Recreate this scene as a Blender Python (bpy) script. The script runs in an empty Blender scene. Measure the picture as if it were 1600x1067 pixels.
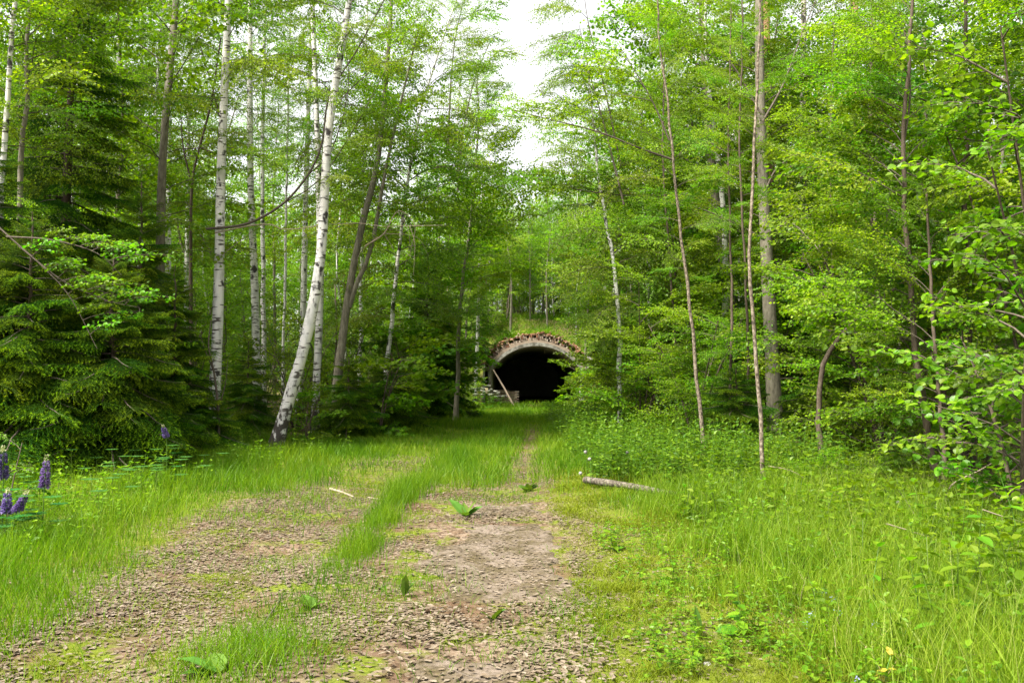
import bpy, math, random
import numpy as np
from mathutils import Matrix, Vector, Euler

random.seed(7)
rng = np.random.default_rng(7)
scene = bpy.context.scene
COL = scene.collection
R = math.radians

# ------------------------------------------------------------------ camera
F = 1600 * 30.0 / 36.0            # focal length in pixels of the 1600 px photo
CAMZ = 1.6
PITCH = math.atan((592 - 533.5) / F)
cam_d = bpy.data.cameras.new('camera')
cam_d.sensor_width = 36.0
cam_d.lens = 30.0
cam_d.clip_start = 0.05
cam_d.clip_end = 3000
cam = bpy.data.objects.new('camera', cam_d)
COL.objects.link(cam)
cam.location = (0, 0, CAMZ)
cam.rotation_euler = (R(90) + PITCH, 0, 0)
scene.camera = cam
scene.render.resolution_x = 1024
scene.render.resolution_y = 682

# ------------------------------------------------------------------ light
SUN_AZ = R(235)                    # clockwise from +Y: behind the camera, to the left
SUN_EL = R(57)
world = bpy.data.worlds.new('World')
scene.world = world
world.use_nodes = True
wn = world.node_tree
wn.nodes.clear()
sky = wn.nodes.new('ShaderNodeTexSky')
sky.sky_type = 'NISHITA'
sky.sun_disc = False
sky.sun_elevation = SUN_EL
sky.sun_rotation = SUN_AZ
sky.air_density = 1.0
sky.dust_density = 4.0
hs = wn.nodes.new('ShaderNodeHueSaturation')
hs.inputs['Saturation'].default_value = 0.08      # thin bright cloud: nearly colourless sky light
bg = wn.nodes.new('ShaderNodeBackground')
bg.inputs['Strength'].default_value = 0.135
wo = wn.nodes.new('ShaderNodeOutputWorld')
wn.links.new(sky.outputs[0], hs.inputs['Color'])
wn.links.new(hs.outputs[0], bg.inputs[0])
wn.links.new(bg.outputs[0], wo.inputs[0])
sun_d = bpy.data.lights.new('sun', 'SUN')
sun_d.energy = 4.4
sun_d.angle = R(9)
sun_d.color = (1.0, 0.95, 0.86)
sun = bpy.data.objects.new('sun', sun_d)
COL.objects.link(sun)
sdir = Vector((math.sin(SUN_AZ) * math.cos(SUN_EL), math.cos(SUN_AZ) * math.cos(SUN_EL), math.sin(SUN_EL)))
sun.rotation_euler = sdir.to_track_quat('Z', 'Y').to_euler()
sun.location = (-20, -20, 40)
scene.view_settings.view_transform = 'Standard'
scene.view_settings.look = 'None'
scene.view_settings.exposure = 1.76
scene.view_settings.gamma = 1.0
scene.view_settings.use_curve_mapping = False
try:
    scene.cycles.max_bounces = 10
    scene.cycles.diffuse_bounces = 5
    scene.cycles.transmission_bounces = 6
except Exception:
    pass

# ------------------------------------------------------------------ helpers
def pix(px, py, d):
    """world point at distance Y=d seen at photo pixel (px,py)"""
    u = (px - 800) / F
    v = (533.5 - py) / F
    x, y, z = u, math.cos(PITCH) - v * math.sin(PITCH), math.sin(PITCH) + v * math.cos(PITCH)
    k = d / y
    return np.array((x * k, d, CAMZ + z * k))

_lat = np.random.default_rng(99).random((256, 256))
def vnoise(x, y, s=1.0, o=0):
    x = np.asarray(x, float) * s + 37.3 + o * 11.7
    y = np.asarray(y, float) * s + 91.1 + o * 5.3
    xi = np.floor(x).astype(int); yi = np.floor(y).astype(int)
    fx = x - xi; fy = y - yi
    fx = fx * fx * (3 - 2 * fx); fy = fy * fy * (3 - 2 * fy)
    a = _lat[xi % 256, yi % 256]; b = _lat[(xi + 1) % 256, yi % 256]
    c = _lat[xi % 256, (yi + 1) % 256]; d = _lat[(xi + 1) % 256, (yi + 1) % 256]
    return (a * (1 - fx) + b * fx) * (1 - fy) + (c * (1 - fx) + d * fx) * fy

def sstep(a, b, x):
    t = np.clip((np.asarray(x, float) - a) / (b - a), 0, 1)
    return t * t * (3 - 2 * t)

TX, TY = 1.5, 53.0                 # the tunnel mouth
def track_r(y): return np.interp(y, [3, 8, 12, 16.7, 25, 37, 52], [-0.25, -0.12, 0.02, 0.25, 0.6, 1.1, 1.4])
def left_edge(y): return np.interp(y, [3, 5.2, 10, 14.4, 18, 26], [-2.9, -3.1, -3.5, -3.3, -2.7, -2.4])
def right_edge(y): return np.interp(y, [3, 4.5, 7.7, 9.9, 12, 14], [0.0, 0.12, 0.52, 0.62, 0.5, 0.4])
def wood_l(y): return np.interp(y, [0, 4, 9, 15.5, 19.7, 24, 31, 42, 53], [-6.5, -6.5, -7.2, -8.4, -6.4, -4.3, -2.6, -2.0, -1.9])
def wood_r(y): return np.interp(y, [0, 4.5, 11, 14, 20, 37, 50], [4.4, 4.4, 4.9, 4.0, 3.6, 3.5, 3.9])

def mound(x, y):
    x = np.asarray(x, float); y = np.asarray(y, float)
    dx = np.abs(x - TX); dn = dx + (vnoise(x, y, .5, 33) - .5) * 1.6 * sstep(3.4, 6, dx)
    near = np.where(dx < 3.4, 4.42 - .165 * dx ** 2, 2.52 * (1 - sstep(3.4, 9.5, dn)))
    far = 6.0 * (1 - sstep(3.0, 16.0, dn))
    b = sstep(53.4, 60, y)
    return (near * (1 - b) + far * b) * sstep(48.6, 53.2, y) + 2.5 * sstep(62, 90, y)

def gz(x, y):
    x = np.asarray(x, float); y = np.asarray(y, float)
    z = (vnoise(x, y, 0.35) - 0.5) * 0.12 + (vnoise(x, y, 1.6, 3) - 0.5) * 0.05
    rut = np.exp(-((x - track_r(y)) / 0.55) ** 2) + np.exp(-((x - track_r(y) + 2.1) / 0.5) ** 2)
    z = z - 0.05 * rut * (y < 52)
    far = np.maximum(np.maximum(wood_l(y) - x, x - wood_r(y)), 0)
    z = z + np.minimum(far * 0.03, 0.5)
    return z

def gh(x, y):
    """walking height: ground or the mound over the tunnel"""
    m = mound(x, y)
    inside = (np.abs(np.asarray(x, float) - TX) < 3.1) & (np.asarray(y) < 53.2)
    return gz(x, y) + np.where(inside, 0, m)

class MB:
    """collects triangles (numpy) and builds ONE mesh"""
    def __init__(s): s.v = []; s.f = []; s.m = []; s.sm = []; s.n = 0
    def add(s, v, f, m=0, smooth=False):
        v = np.asarray(v, float).reshape(-1, 3); f = np.asarray(f, int).reshape(-1, 3)
        s.v.append(v); s.f.append(f + s.n); s.n += len(v)
        s.m.append(np.full(len(f), m, int)); s.sm.append(np.full(len(f), smooth, bool))
    def arrays(s):
        return (np.concatenate(s.v), np.concatenate(s.f), np.concatenate(s.m), np.concatenate(s.sm))
    def addmb(s, arr, M):
        v, f, m, sm = arr
        M = np.asarray(M)
        s.v.append(v @ M[:3, :3].T + M[:3, 3]); s.f.append(f + s.n); s.n += len(v)
        s.m.append(m); s.sm.append(sm)
    def tube(s, pts, rad, sides=6, m=0, cap=True, smooth=True):
        pts = np.asarray(pts, float); n = len(pts); rad = np.broadcast_to(np.asarray(rad, float), (n,))
        t = np.gradient(pts, axis=0); t /= np.linalg.norm(t, axis=1)[:, None] + 1e-9
        ref = np.array((0, 0, 1.0)) if abs(t[:, 2]).mean() < 0.8 else np.array((1.0, 0, 0))
        a = np.cross(t, ref); a /= np.linalg.norm(a, axis=1)[:, None] + 1e-9
        b = np.cross(t, a)
        ang = np.arange(sides) * 2 * math.pi / sides
        ring = pts[:, None, :] + rad[:, None, None] * (np.cos(ang)[None, :, None] * a[:, None, :] + np.sin(ang)[None, :, None] * b[:, None, :])
        V = ring.reshape(-1, 3)
        i = np.arange(n - 1)[:, None] * sides; j = np.arange(sides)[None, :]; k = (j + 1) % sides
        q = np.stack([i + j, i + k, i + k + sides, i + j + sides], -1).reshape(-1, 4)
        f = np.concatenate([q[:, [0, 1, 2]], q[:, [0, 2, 3]]])
        s.add(V, f, m, smooth)
        if cap:
            for base, p in ((0, pts[0]), ((n - 1) * sides, pts[-1])):
                c = np.concatenate([V[base:base + sides], p[None]])
                s.add(c, [[x, (x + 1) % sides, sides] for x in range(sides)], m, False)
    def box(s, c, size, m=0, rot=None, jit=0.0):
        c = np.asarray(c, float); h = np.asarray(size, float) / 2
        v = np.array([(x, y, z) for x in (-1, 1) for y in (-1, 1) for z in (-1, 1)], float) * h
        if jit: v = v + rng.uniform(-jit, jit, v.shape)
        if rot is not None: v = v @ np.array(Euler(rot).to_matrix()).T
        f = [(0, 1, 3), (0, 3, 2), (4, 6, 7), (4, 7, 5), (0, 4, 5), (0, 5, 1), (2, 3, 7), (2, 7, 6), (0, 2, 6), (0, 6, 4), (1, 5, 7), (1, 7, 3)]
        s.add(v + c, f, m)
    def leaves(s, P, D, N, L, W, m=0, shape='rhomb', fold=0.18):
        """batch of leaves at P pointing along D with normal N"""
        P = np.asarray(P, float); n = len(P)
        if n == 0: return
        D = D / (np.linalg.norm(D, axis=1)[:, None] + 1e-9)
        S = np.cross(N, D); S /= np.linalg.norm(S, axis=1)[:, None] + 1e-9
        U = np.cross(D, S)
        L = np.broadcast_to(np.asarray(L, float), (n,))[:, None]; W = np.broadcast_to(np.asarray(W, float), (n,))[:, None]
        if shape == 'rhomb':
            tpl = [(0, 0, 0), (0.42, 0.5, fold), (1, 0, -0.05), (0.42, -0.5, fold)]
            fc = [(0, 2, 1), (0, 3, 2)]
        elif shape == 'oval':
            tpl = [(0, 0, 0), (0.2, .36, .1), (0.55, .5, fold), (1, 0, -.1), (.55, -.5, fold), (.2, -.36, .1)]
            fc = [(0, 3, 2), (0, 2, 1), (0, 4, 3), (0, 5, 4)]
        elif shape == 'broad':
            tpl = [(0, 0, 0), (.08, .3, .06), (.35, .5, .1), (.7, .38, .05), (1, 0, -.16), (.7, -.38, .05), (.35, -.5, .1), (.08, -.3, .06), (.35, 0, 0), (.7, 0, -.05)]
            fc = [(0, 8, 1), (1, 8, 2), (2, 8, 9), (2, 9, 3), (3, 9, 4), (0, 7, 8), (7, 6, 8), (6, 9, 8), (6, 5, 9), (5, 4, 9)]
        elif shape == 'maple':
            tpl = [(0, 0, 0), (.05, .42, .04), (.3, .3, .02), (.5, .56, .06), (.6, .2, 0), (1, 0, -.1), (.6, -.2, 0), (.5, -.56, .06), (.3, -.3, .02), (.05, -.42, .04)]
            fc = [(0, 2, 1), (0, 4, 2), (2, 4, 3), (0, 5, 4), (0, 6, 5), (0, 8, 6), (8, 7, 6), (0, 9, 8)]
        tpl = np.array(tpl); k = len(tpl)
        V = (P[:, None, :] + (tpl[None, :, 0, None] * L[:, None, :]) * D[:, None, :] + (tpl[None, :, 1, None] * W[:, None, :]) * S[:, None, :]
             + (tpl[None, :, 2, None] * W[:, None, :]) * U[:, None, :])
        f = (np.array(fc)[None] + (np.arange(n) * k)[:, None, None])
        s.add(V.reshape(-1, 3), f.reshape(-1, 3), m, False)
    def mesh(s, name, mats):
        v, f, m, sm = s.arrays()
        me = bpy.data.meshes.new(name)
        me.vertices.add(len(v)); me.vertices.foreach_set('co', v.ravel().astype(np.float32))
        me.loops.add(len(f) * 3); me.loops.foreach_set('vertex_index', f.ravel().astype(np.int32))
        me.polygons.add(len(f)); me.polygons.foreach_set('loop_start', (np.arange(len(f)) * 3).astype(np.int32))
        me.polygons.foreach_set('loop_total', np.full(len(f), 3, np.int32))
        for x in mats: me.materials.append(x)
        me.polygons.foreach_set('material_index', m.astype(np.int32))
        me.polygons.foreach_set('use_smooth', sm)
        me.update(calc_edges=True)
        return me

def link(name, me, parent=None, M=None):
    o = bpy.data.objects.new(name, me)
    COL.objects.link(o)
    if parent: o.parent = parent
    if M is not None: o.matrix_local = M
    return o
def tag(o, label, cat, group=None):
    o['label'] = label; o['category'] = cat
    if group: o['group'] = group
    return o
def thing(name, label, cat, loc, group=None):
    o = bpy.data.objects.new(name, None); COL.objects.link(o)
    o.location = Vector([float(c) for c in loc]); o.empty_display_size = 0.2
    return tag(o, label, cat, group)
def struct(name, me): o = link(name, me); o['kind'] = 'structure'; return o
def stuff(name, me, parent=None, label=None):
    o = link(name, me, parent); o['kind'] = 'stuff'
    if label: o['label'] = label
    return o
def dup(root, loc, rotz=0.0, sc=1.0, label=None, group=None):
    r = root.copy(); COL.objects.link(r)
    r.location = Vector([float(c) for c in loc]); r.rotation_euler = (0, 0, rotz); r.scale = (sc, sc, sc)
    if label: r['label'] = label
    if group: r['group'] = group
    for ch in root.children:
        c = ch.copy(); COL.objects.link(c); c.parent = r
        for g in ch.children:
            d = g.copy(); COL.objects.link(d); d.parent = c
    return r

def catmull(P, n):
    P = np.asarray(P, float)
    d = np.concatenate([[0], np.cumsum(np.linalg.norm(np.diff(P, axis=0), axis=1))])
    t = np.linspace(0, d[-1], n)
    Q = np.concatenate([[2 * P[0] - P[1]], P, [2 * P[-1] - P[-2]]])
    i = np.clip(np.searchsorted(d, t, 'right') - 1, 0, len(P) - 2)
    u = ((t - d[i]) / (d[i + 1] - d[i]))[:, None]
    p0, p1, p2, p3 = Q[i], Q[i + 1], Q[i + 2], Q[i + 3]
    return 0.5 * ((2 * p1) + (-p0 + p2) * u + (2 * p0 - 5 * p1 + 4 * p2 - p3) * u ** 2 + (-p0 + 3 * p1 - 3 * p2 + p3) * u ** 3)

# ------------------------------------------------------------------ materials
def new_mat(name):
    m = bpy.data.materials.new(name); m.use_nodes = True
    nt = m.node_tree; nt.nodes.clear()
    return m, nt, nt.nodes, nt.links
def ramp(N, stops, interp='LINEAR'):
    r = N.new('ShaderNodeValToRGB'); r.color_ramp.interpolation = interp
    e = r.color_ramp.elements
    while len(e) < len(stops): e.new(0.5)
    for el, (p, c) in zip(e, stops): el.position = p; el.color = (*c, 1)
    return r
def leaf_mat(name, cols, trans=0.42, tint=(1.25, 1.3, 0.6), rough=0.42, spec=0.35, patch=0.0):
    m, nt, N, L = new_mat(name)
    geo = N.new('ShaderNodeNewGeometry')
    rp = ramp(N, [(i / (len(cols) - 1), c) for i, c in enumerate(cols)])
    src = geo.outputs['Random Per Island']
    if patch:
        nz = N.new('ShaderNodeTexNoise'); nz.inputs['Scale'].default_value = 0.7; nz.inputs['Detail'].default_value = 2
        L.new(geo.outputs['Position'], nz.inputs['Vector'])
        mr = N.new('ShaderNodeMapRange'); mr.inputs[1].default_value = 0.36; mr.inputs[2].default_value = 0.64
        L.new(nz.outputs['Fac'], mr.inputs[0])
        mx = N.new('ShaderNodeMix'); mx.inputs[0].default_value = patch
        L.new(src, mx.inputs[2]); L.new(mr.outputs[0], mx.inputs[3]); src = mx.outputs[0]
    L.new(src, rp.inputs[0])
    oi = N.new('ShaderNodeObjectInfo')
    mr2 = N.new('ShaderNodeMapRange'); mr2.inputs[3].default_value = 0.72; mr2.inputs[4].default_value = 1.25
    L.new(oi.outputs['Random'], mr2.inputs[0])
    mr3 = N.new('ShaderNodeMapRange'); mr3.inputs[3].default_value = .475; mr3.inputs[4].default_value = .525
    ml = N.new('ShaderNodeMath'); ml.operation = 'MULTIPLY'; ml.inputs[1].default_value = 7.31; L.new(oi.outputs['Random'], ml.inputs[0])
    fr = N.new('ShaderNodeMath'); fr.operation = 'FRACT'; L.new(ml.outputs[0], fr.inputs[0]); L.new(fr.outputs[0], mr3.inputs[0])
    hsv = N.new('ShaderNodeHueSaturation'); L.new(mr3.outputs[0], hsv.inputs['Hue']); L.new(mr2.outputs[0], hsv.inputs['Value']); L.new(rp.outputs[0], hsv.inputs['Color'])
    p = N.new('ShaderNodeBsdfPrincipled'); p.inputs['Roughness'].default_value = rough
    p.inputs['Specular IOR Level'].default_value = spec
    L.new(hsv.outputs[0], p.inputs['Base Color'])
    tr = N.new('ShaderNodeBsdfTranslucent')
    mu = N.new('ShaderNodeMix'); mu.data_type = 'RGBA'; mu.blend_type = 'MULTIPLY'; mu.inputs[0].default_value = 1.0
    mu.clamp_result = False
    L.new(hsv.outputs[0], mu.inputs[6]); mu.inputs[7].default_value = (*tint, 1)
    L.new(mu.outputs[2], tr.inputs[0])
    ms = N.new('ShaderNodeMixShader'); ms.inputs[0].default_value = trans
    L.new(p.outputs[0], ms.inputs[1]); L.new(tr.outputs[0], ms.inputs[2])
    o = N.new('ShaderNodeOutputMaterial'); L.new(ms.outputs[0], o.inputs[0])
    return m
def bark_mat(name, stops, scale=(9, 9, 2.2), bump=0.5, detail=6):
    m, nt, N, L = new_mat(name)
    tc = N.new('ShaderNodeTexCoord'); mp = N.new('ShaderNodeMapping'); mp.inputs['Scale'].default_value = scale
    L.new(tc.outputs['Object'], mp.inputs[0])
    nz = N.new('ShaderNodeTexNoise'); nz.inputs['Scale'].default_value = 2.2; nz.inputs['Detail'].default_value = detail; nz.inputs['Roughness'].default_value = .65
    L.new(mp.outputs[0], nz.inputs['Vector'])
    rp = ramp(N, stops); L.new(nz.outputs['Fac'], rp.inputs[0])
    p = N.new('ShaderNodeBsdfPrincipled'); p.inputs['Roughness'].default_value = .85; p.inputs['Specular IOR Level'].default_value = .2
    L.new(rp.outputs[0], p.inputs['Base Color'])
    b = N.new('ShaderNodeBump'); b.inputs['Strength'].default_value = bump; b.inputs['Distance'].default_value = .02
    L.new(nz.outputs['Fac'], b.inputs['Height']); L.new(b.outputs[0], p.inputs['Normal'])
    o = N.new('ShaderNodeOutputMaterial'); L.new(p.outputs[0], o.inputs[0])
    return m
def birch_mat(name, white=(.56, .54, .505)):
    m, nt, N, L = new_mat(name)
    tc = N.new('ShaderNodeTexCoord')
    def noise(scale, sc, detail, lo, hi):
        mp = N.new('ShaderNodeMapping'); mp.inputs['Scale'].default_value = scale; L.new(tc.outputs['Object'], mp.inputs[0])
        nz = N.new('ShaderNodeTexNoise'); nz.inputs['Scale'].default_value = sc; nz.inputs['Detail'].default_value = detail
        L.new(mp.outputs[0], nz.inputs['Vector'])
        mr = N.new('ShaderNodeMapRange'); mr.inputs[1].default_value = lo; mr.inputs[2].default_value = hi
        L.new(nz.outputs['Fac'], mr.inputs[0]); return mr.outputs[0], nz
    dash, n1 = noise((2.6, 2.6, 13), 1.5, 4, .565, .62)        # dark horizontal lenticels
    knot, n2 = noise((2.2, 2.2, 1.7), 1.9, 5, .585, .655)         # bigger black scars
    tone, n3 = noise((4, 4, 1.5), 2, 5, .3, .7)
    sep = N.new('ShaderNodeSeparateXYZ'); L.new(tc.outputs['Object'], sep.inputs[0])
    base, n4 = noise((7, 7, 4), 1.5, 5, .2, .8)
    mh = N.new('ShaderNodeMapRange'); mh.inputs[1].default_value = 2.4; mh.inputs[2].default_value = -.1; mh.inputs[3].default_value = 0; mh.inputs[4].default_value = .75
    L.new(sep.outputs[2], mh.inputs[0])
    ml = N.new('ShaderNodeMath'); ml.operation = 'ADD'; L.new(base, ml.inputs[0]); L.new(mh.outputs[0], ml.inputs[1])
    mb = N.new('ShaderNodeMapRange'); mb.inputs[1].default_value = .92; mb.inputs[2].default_value = 1.05; L.new(ml.outputs[0], mb.inputs[0])
    c0 = ramp(N, [(0, tuple(w * .62 for w in white)), (.5, white), (1, (white[0] * 1.08, white[1] * 1.05, white[2] * 1.02))]); L.new(tone, c0.inputs[0])
    cur = c0.outputs[0]
    for fac, col in ((dash, (.07, .06, .05)), (knot, (.035, .03, .028)), (mb.outputs[0], (.05, .042, .035))):
        mx = N.new('ShaderNodeMix'); mx.data_type = 'RGBA'; L.new(fac, mx.inputs[0]); L.new(cur, mx.inputs[6]); mx.inputs[7].default_value = (*col, 1)
        cur = mx.outputs[2]
    p = N.new('ShaderNodeBsdfPrincipled'); p.inputs['Roughness'].default_value = .7; p.inputs['Specular IOR Level'].default_value = .25
    L.new(cur, p.inputs['Base Color'])
    b = N.new('ShaderNodeBump'); b.inputs['Strength'].default_value = .4; b.inputs['Distance'].default_value = .01
    L.new(n1.outputs['Fac'], b.inputs['Height']); L.new(b.outputs[0], p.inputs['Normal'])
    o = N.new('ShaderNodeOutputMaterial'); L.new(p.outputs[0], o.inputs[0])
    return m
def simple_mat(name, stops, scale=8, rough=.8, bump=.3, island=0.0, dist=.01, spec=.25, detail=6):
    m, nt, N, L = new_mat(name)
    tc = N.new('ShaderNodeTexCoord')
    nz = N.new('ShaderNodeTexNoise'); nz.inputs['Scale'].default_value = scale; nz.inputs['Detail'].default_value = detail; nz.inputs['Roughness'].default_value = .62
    L.new(tc.outputs['Object'], nz.inputs['Vector'])
    src = nz.outputs['Fac']
    if island:
        g = N.new('ShaderNodeNewGeometry'); mx = N.new('ShaderNodeMix'); mx.inputs[0].default_value = island
        L.new(src, mx.inputs[2]); L.new(g.outputs['Random Per Island'], mx.inputs[3]); src = mx.outputs[0]
    rp = ramp(N, stops); L.new(src, rp.inputs[0])
    p = N.new('ShaderNodeBsdfPrincipled'); p.inputs['Roughness'].default_value = rough; p.inputs['Specular IOR Level'].default_value = spec
    L.new(rp.outputs[0], p.inputs['Base Color'])
    if bump:
        b = N.new('ShaderNodeBump'); b.inputs['Strength'].default_value = bump; b.inputs['Distance'].default_value = dist
        L.new(nz.outputs['Fac'], b.inputs['Height']); L.new(b.outputs[0], p.inputs['Normal'])
    o = N.new('ShaderNodeOutputMaterial'); L.new(p.outputs[0], o.inputs[0])
    return m

T_ = dict(trans=.5, tint=(1.4, 1.55, .2), spec=.22, rough=.45)
M_birch_leaf = leaf_mat('birch_leaf', [(.08, .16, .006), (.13, .225, .008), (.20, .285, .02)], **T_)
M_alder_leaf = leaf_mat('alder_leaf', [(.08, .17, .005), (.13, .235, .007), (.205, .30, .016)], **T_)
M_maple_leaf = leaf_mat('maple_leaf', [(.06, .15, .004), (.10, .20, .006), (.16, .265, .010)], **T_)
M_hazel_leaf = leaf_mat('hazel_leaf', [(.065, .16, .006), (.10, .21, .010), (.16, .265, .014)], trans=.5, tint=(1.3, 1.5, .25), spec=.28)
M_herb_leaf = leaf_mat('herb_leaf', [(.055, .14, .005), (.085, .185, .007), (.14, .24, .010)], trans=.45, tint=(1.3, 1.4, .3), spec=.18)
M_nettle_leaf = leaf_mat('nettle_leaf', [(.034, .085, .005), (.058, .115, .006), (.10, .16, .010)], trans=.38, tint=(1.4, 1.4, .3), spec=.14)
M_dark_leaf = leaf_mat('lime_leaf', [(.045, .115, .008), (.07, .16, .010), (.12, .22, .016)], trans=.45, tint=(1.3, 1.5, .25), spec=.25, rough=.45)
M_lupin_leaf = leaf_mat('lupin_leaf', [(.03, .12, .025), (.05, .16, .035)], spec=.15)
M_spruce = leaf_mat('spruce_needle', [(.020, .060, .004), (.034, .085, .005), (.055, .115, .006)], trans=.25, rough=.6, spec=.08, tint=(1.5, 1.5, .4))
M_spruce_tip = leaf_mat('spruce_new_shoot', [(.13, .25, .006), (.20, .33, .012)], trans=.4, rough=.55, spec=.1, tint=(1.5, 1.4, .4))
M_grass = leaf_mat('grass_blade', [(.035, .09, .004), (.075, .145, .006), (.125, .19, .010), (.20, .24, .02)], patch=.5, trans=.5, spec=.12, tint=(1.35, 1.45, .3))
M_grass_deep = leaf_mat('tall_grass_blade', [(.035, .11, .006), (.07, .17, .008), (.12, .225, .012), (.20, .28, .04)], patch=.35, trans=.5, spec=.16, tint=(1.3, 1.4, .3))
M_straw = leaf_mat('dry_straw', [(.20, .16, .07), (.34, .29, .16)], trans=.2, spec=.1, tint=(1.1, 1, .7))
M_weed = leaf_mat('weed_leaf', [(.05, .105, .012), (.085, .15, .02)], trans=.3, spec=.15, tint=(1.3, 1.3, .4))
M_stalk = leaf_mat('grass_stalk', [(.14, .21, .03), (.24, .27, .09)], trans=.3, spec=.1)
M_moss = leaf_mat('short_turf', [(.085, .15, .008), (.145, .22, .012), (.235, .29, .035)], patch=.45, trans=.4, spec=.06, tint=(1.4, 1.3, .4))
M_litter = leaf_mat('dead_leaf', [(.075, .05, .032), (.12, .082, .055), (.155, .112, .082), (.20, .155, .12), (.14, .096, .064), (.095, .064, .042), (.17, .128, .095)], trans=.12, tint=(1, .9, .7), spec=.25, rough=.6)
M_birch = birch_mat('birch_bark')
M_birch_old = birch_mat('birch_bark_rosy', (.46, .40, .35))
M_grey = bark_mat('grey_bark', [(.25, (.05, .045, .03)), (.5, (.135, .12, .085)), (.75, (.22, .20, .15))], (8, 8, 2.4))
M_brown = bark_mat('brown_bark', [(.25, (.03, .022, .016)), (.5, (.075, .055, .038)), (.8, (.14, .11, .08))], (8, 8, 3))
M_sapling = bark_mat('sapling_bark', [(.36, (.035, .028, .02)), (.5, (.13, .10, .07)), (.62, (.24, .20, .15))], (14, 14, 9), .5)
M_pine = bark_mat('pine_bark', [(.25, (.10, .05, .03)), (.5, (.24, .125, .075)), (.75, (.36, .21, .13))], (7, 7, 3))
M_twig = bark_mat('twig_bark', [(.25, (.035, .027, .02)), (.55, (.085, .068, .05)), (.8, (.14, .115, .085))], (12, 12, 6), .2)
M_dry = bark_mat('dry_twig', [(.25, (.12, .09, .06)), (.55, (.24, .19, .14)), (.8, (.34, .28, .22))], (20, 20, 20), .2)
M_stem = leaf_mat('green_stem', [(.05, .11, .015), (.09, .16, .02)], trans=.1)

# ground: leaf mould, bare earth, moss and turf, mixed by noise
def ground_mat():
    m, nt, N, L = new_mat('ground')
    geo = N.new('ShaderNodeNewGeometry')
    def noise(s, d, lo, hi, r=.6):
        n = N.new('ShaderNodeTexNoise'); n.inputs['Scale'].default_value = s; n.inputs['Detail'].default_value = d; n.inputs['Roughness'].default_value = r
        L.new(geo.outputs['Position'], n.inputs['Vector'])
        mr = N.new('ShaderNodeMapRange'); mr.inputs[1].default_value = lo; mr.inputs[2].default_value = hi
        L.new(n.outputs['Fac'], mr.inputs[0]); return mr.outputs[0]
    vo = N.new('ShaderNodeTexVoronoi'); vo.inputs['Scale'].default_value = 26; vo.inputs['Randomness'].default_value = 1
    L.new(geo.outputs['Position'], vo.inputs['Vector'])
    sep = N.new('ShaderNodeSeparateColor'); L.new(vo.outputs['Color'], sep.inputs[0])
    lit = ramp(N, [(0, (.045, .03, .017)), (.35, (.09, .06, .038)), (.7, (.14, .10, .066)), (1, (.19, .145, .105))]); L.new(sep.outputs[0], lit.inputs[0])
    soil = ramp(N, [(.3, (.05, .03, .016)), (.6, (.105, .066, .038)), (.8, (.15, .10, .065))]); L.new(noise(9, 8, 0, 1, .7), soil.inputs[0])
    mossc = ramp(N, [(.2, (.055, .065, .010)), (.6, (.095, .12, .010)), (.9, (.16, .165, .02))]); L.new(noise(40, 6, .2, .8), mossc.inputs[0])
    def mix(f, a, b):
        mx = N.new('ShaderNodeMix'); mx.data_type = 'RGBA'; L.new(f, mx.inputs[0]); L.new(a, mx.inputs[6]); L.new(b, mx.inputs[7]); return mx.outputs[2]
    c = mix(noise(1.1, 6, .44, .60), lit.outputs[0], soil.outputs[0])
    c = mix(noise(1.7, 7, .50, .60), c, mossc.outputs[0])
    at = N.new('ShaderNodeAttribute'); at.attribute_name = 'turf'
    nb_ = N.new('ShaderNodeMath'); nb_.operation = 'MULTIPLY'; L.new(at.outputs['Fac'], nb_.inputs[0]); L.new(noise(6, 6, .30, .52, .7), nb_.inputs[1])
    c = mix(nb_.outputs[0], c, mossc.outputs[0])
    p = N.new('ShaderNodeBsdfPrincipled'); p.inputs['Roughness'].default_value = .95; p.inputs['Specular IOR Level'].default_value = .1
    L.new(c, p.inputs['Base Color'])
    b = N.new('ShaderNodeBump'); b.inputs['Strength'].default_value = .6; b.inputs['Distance'].default_value = .03
    L.new(noise(22, 8, 0, 1, .7), b.inputs['Height']); L.new(b.outputs[0], p.inputs['Normal'])
    o = N.new('ShaderNodeOutputMaterial'); L.new(p.outputs[0], o.inputs[0])
    return m
M_ground = ground_mat()
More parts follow.
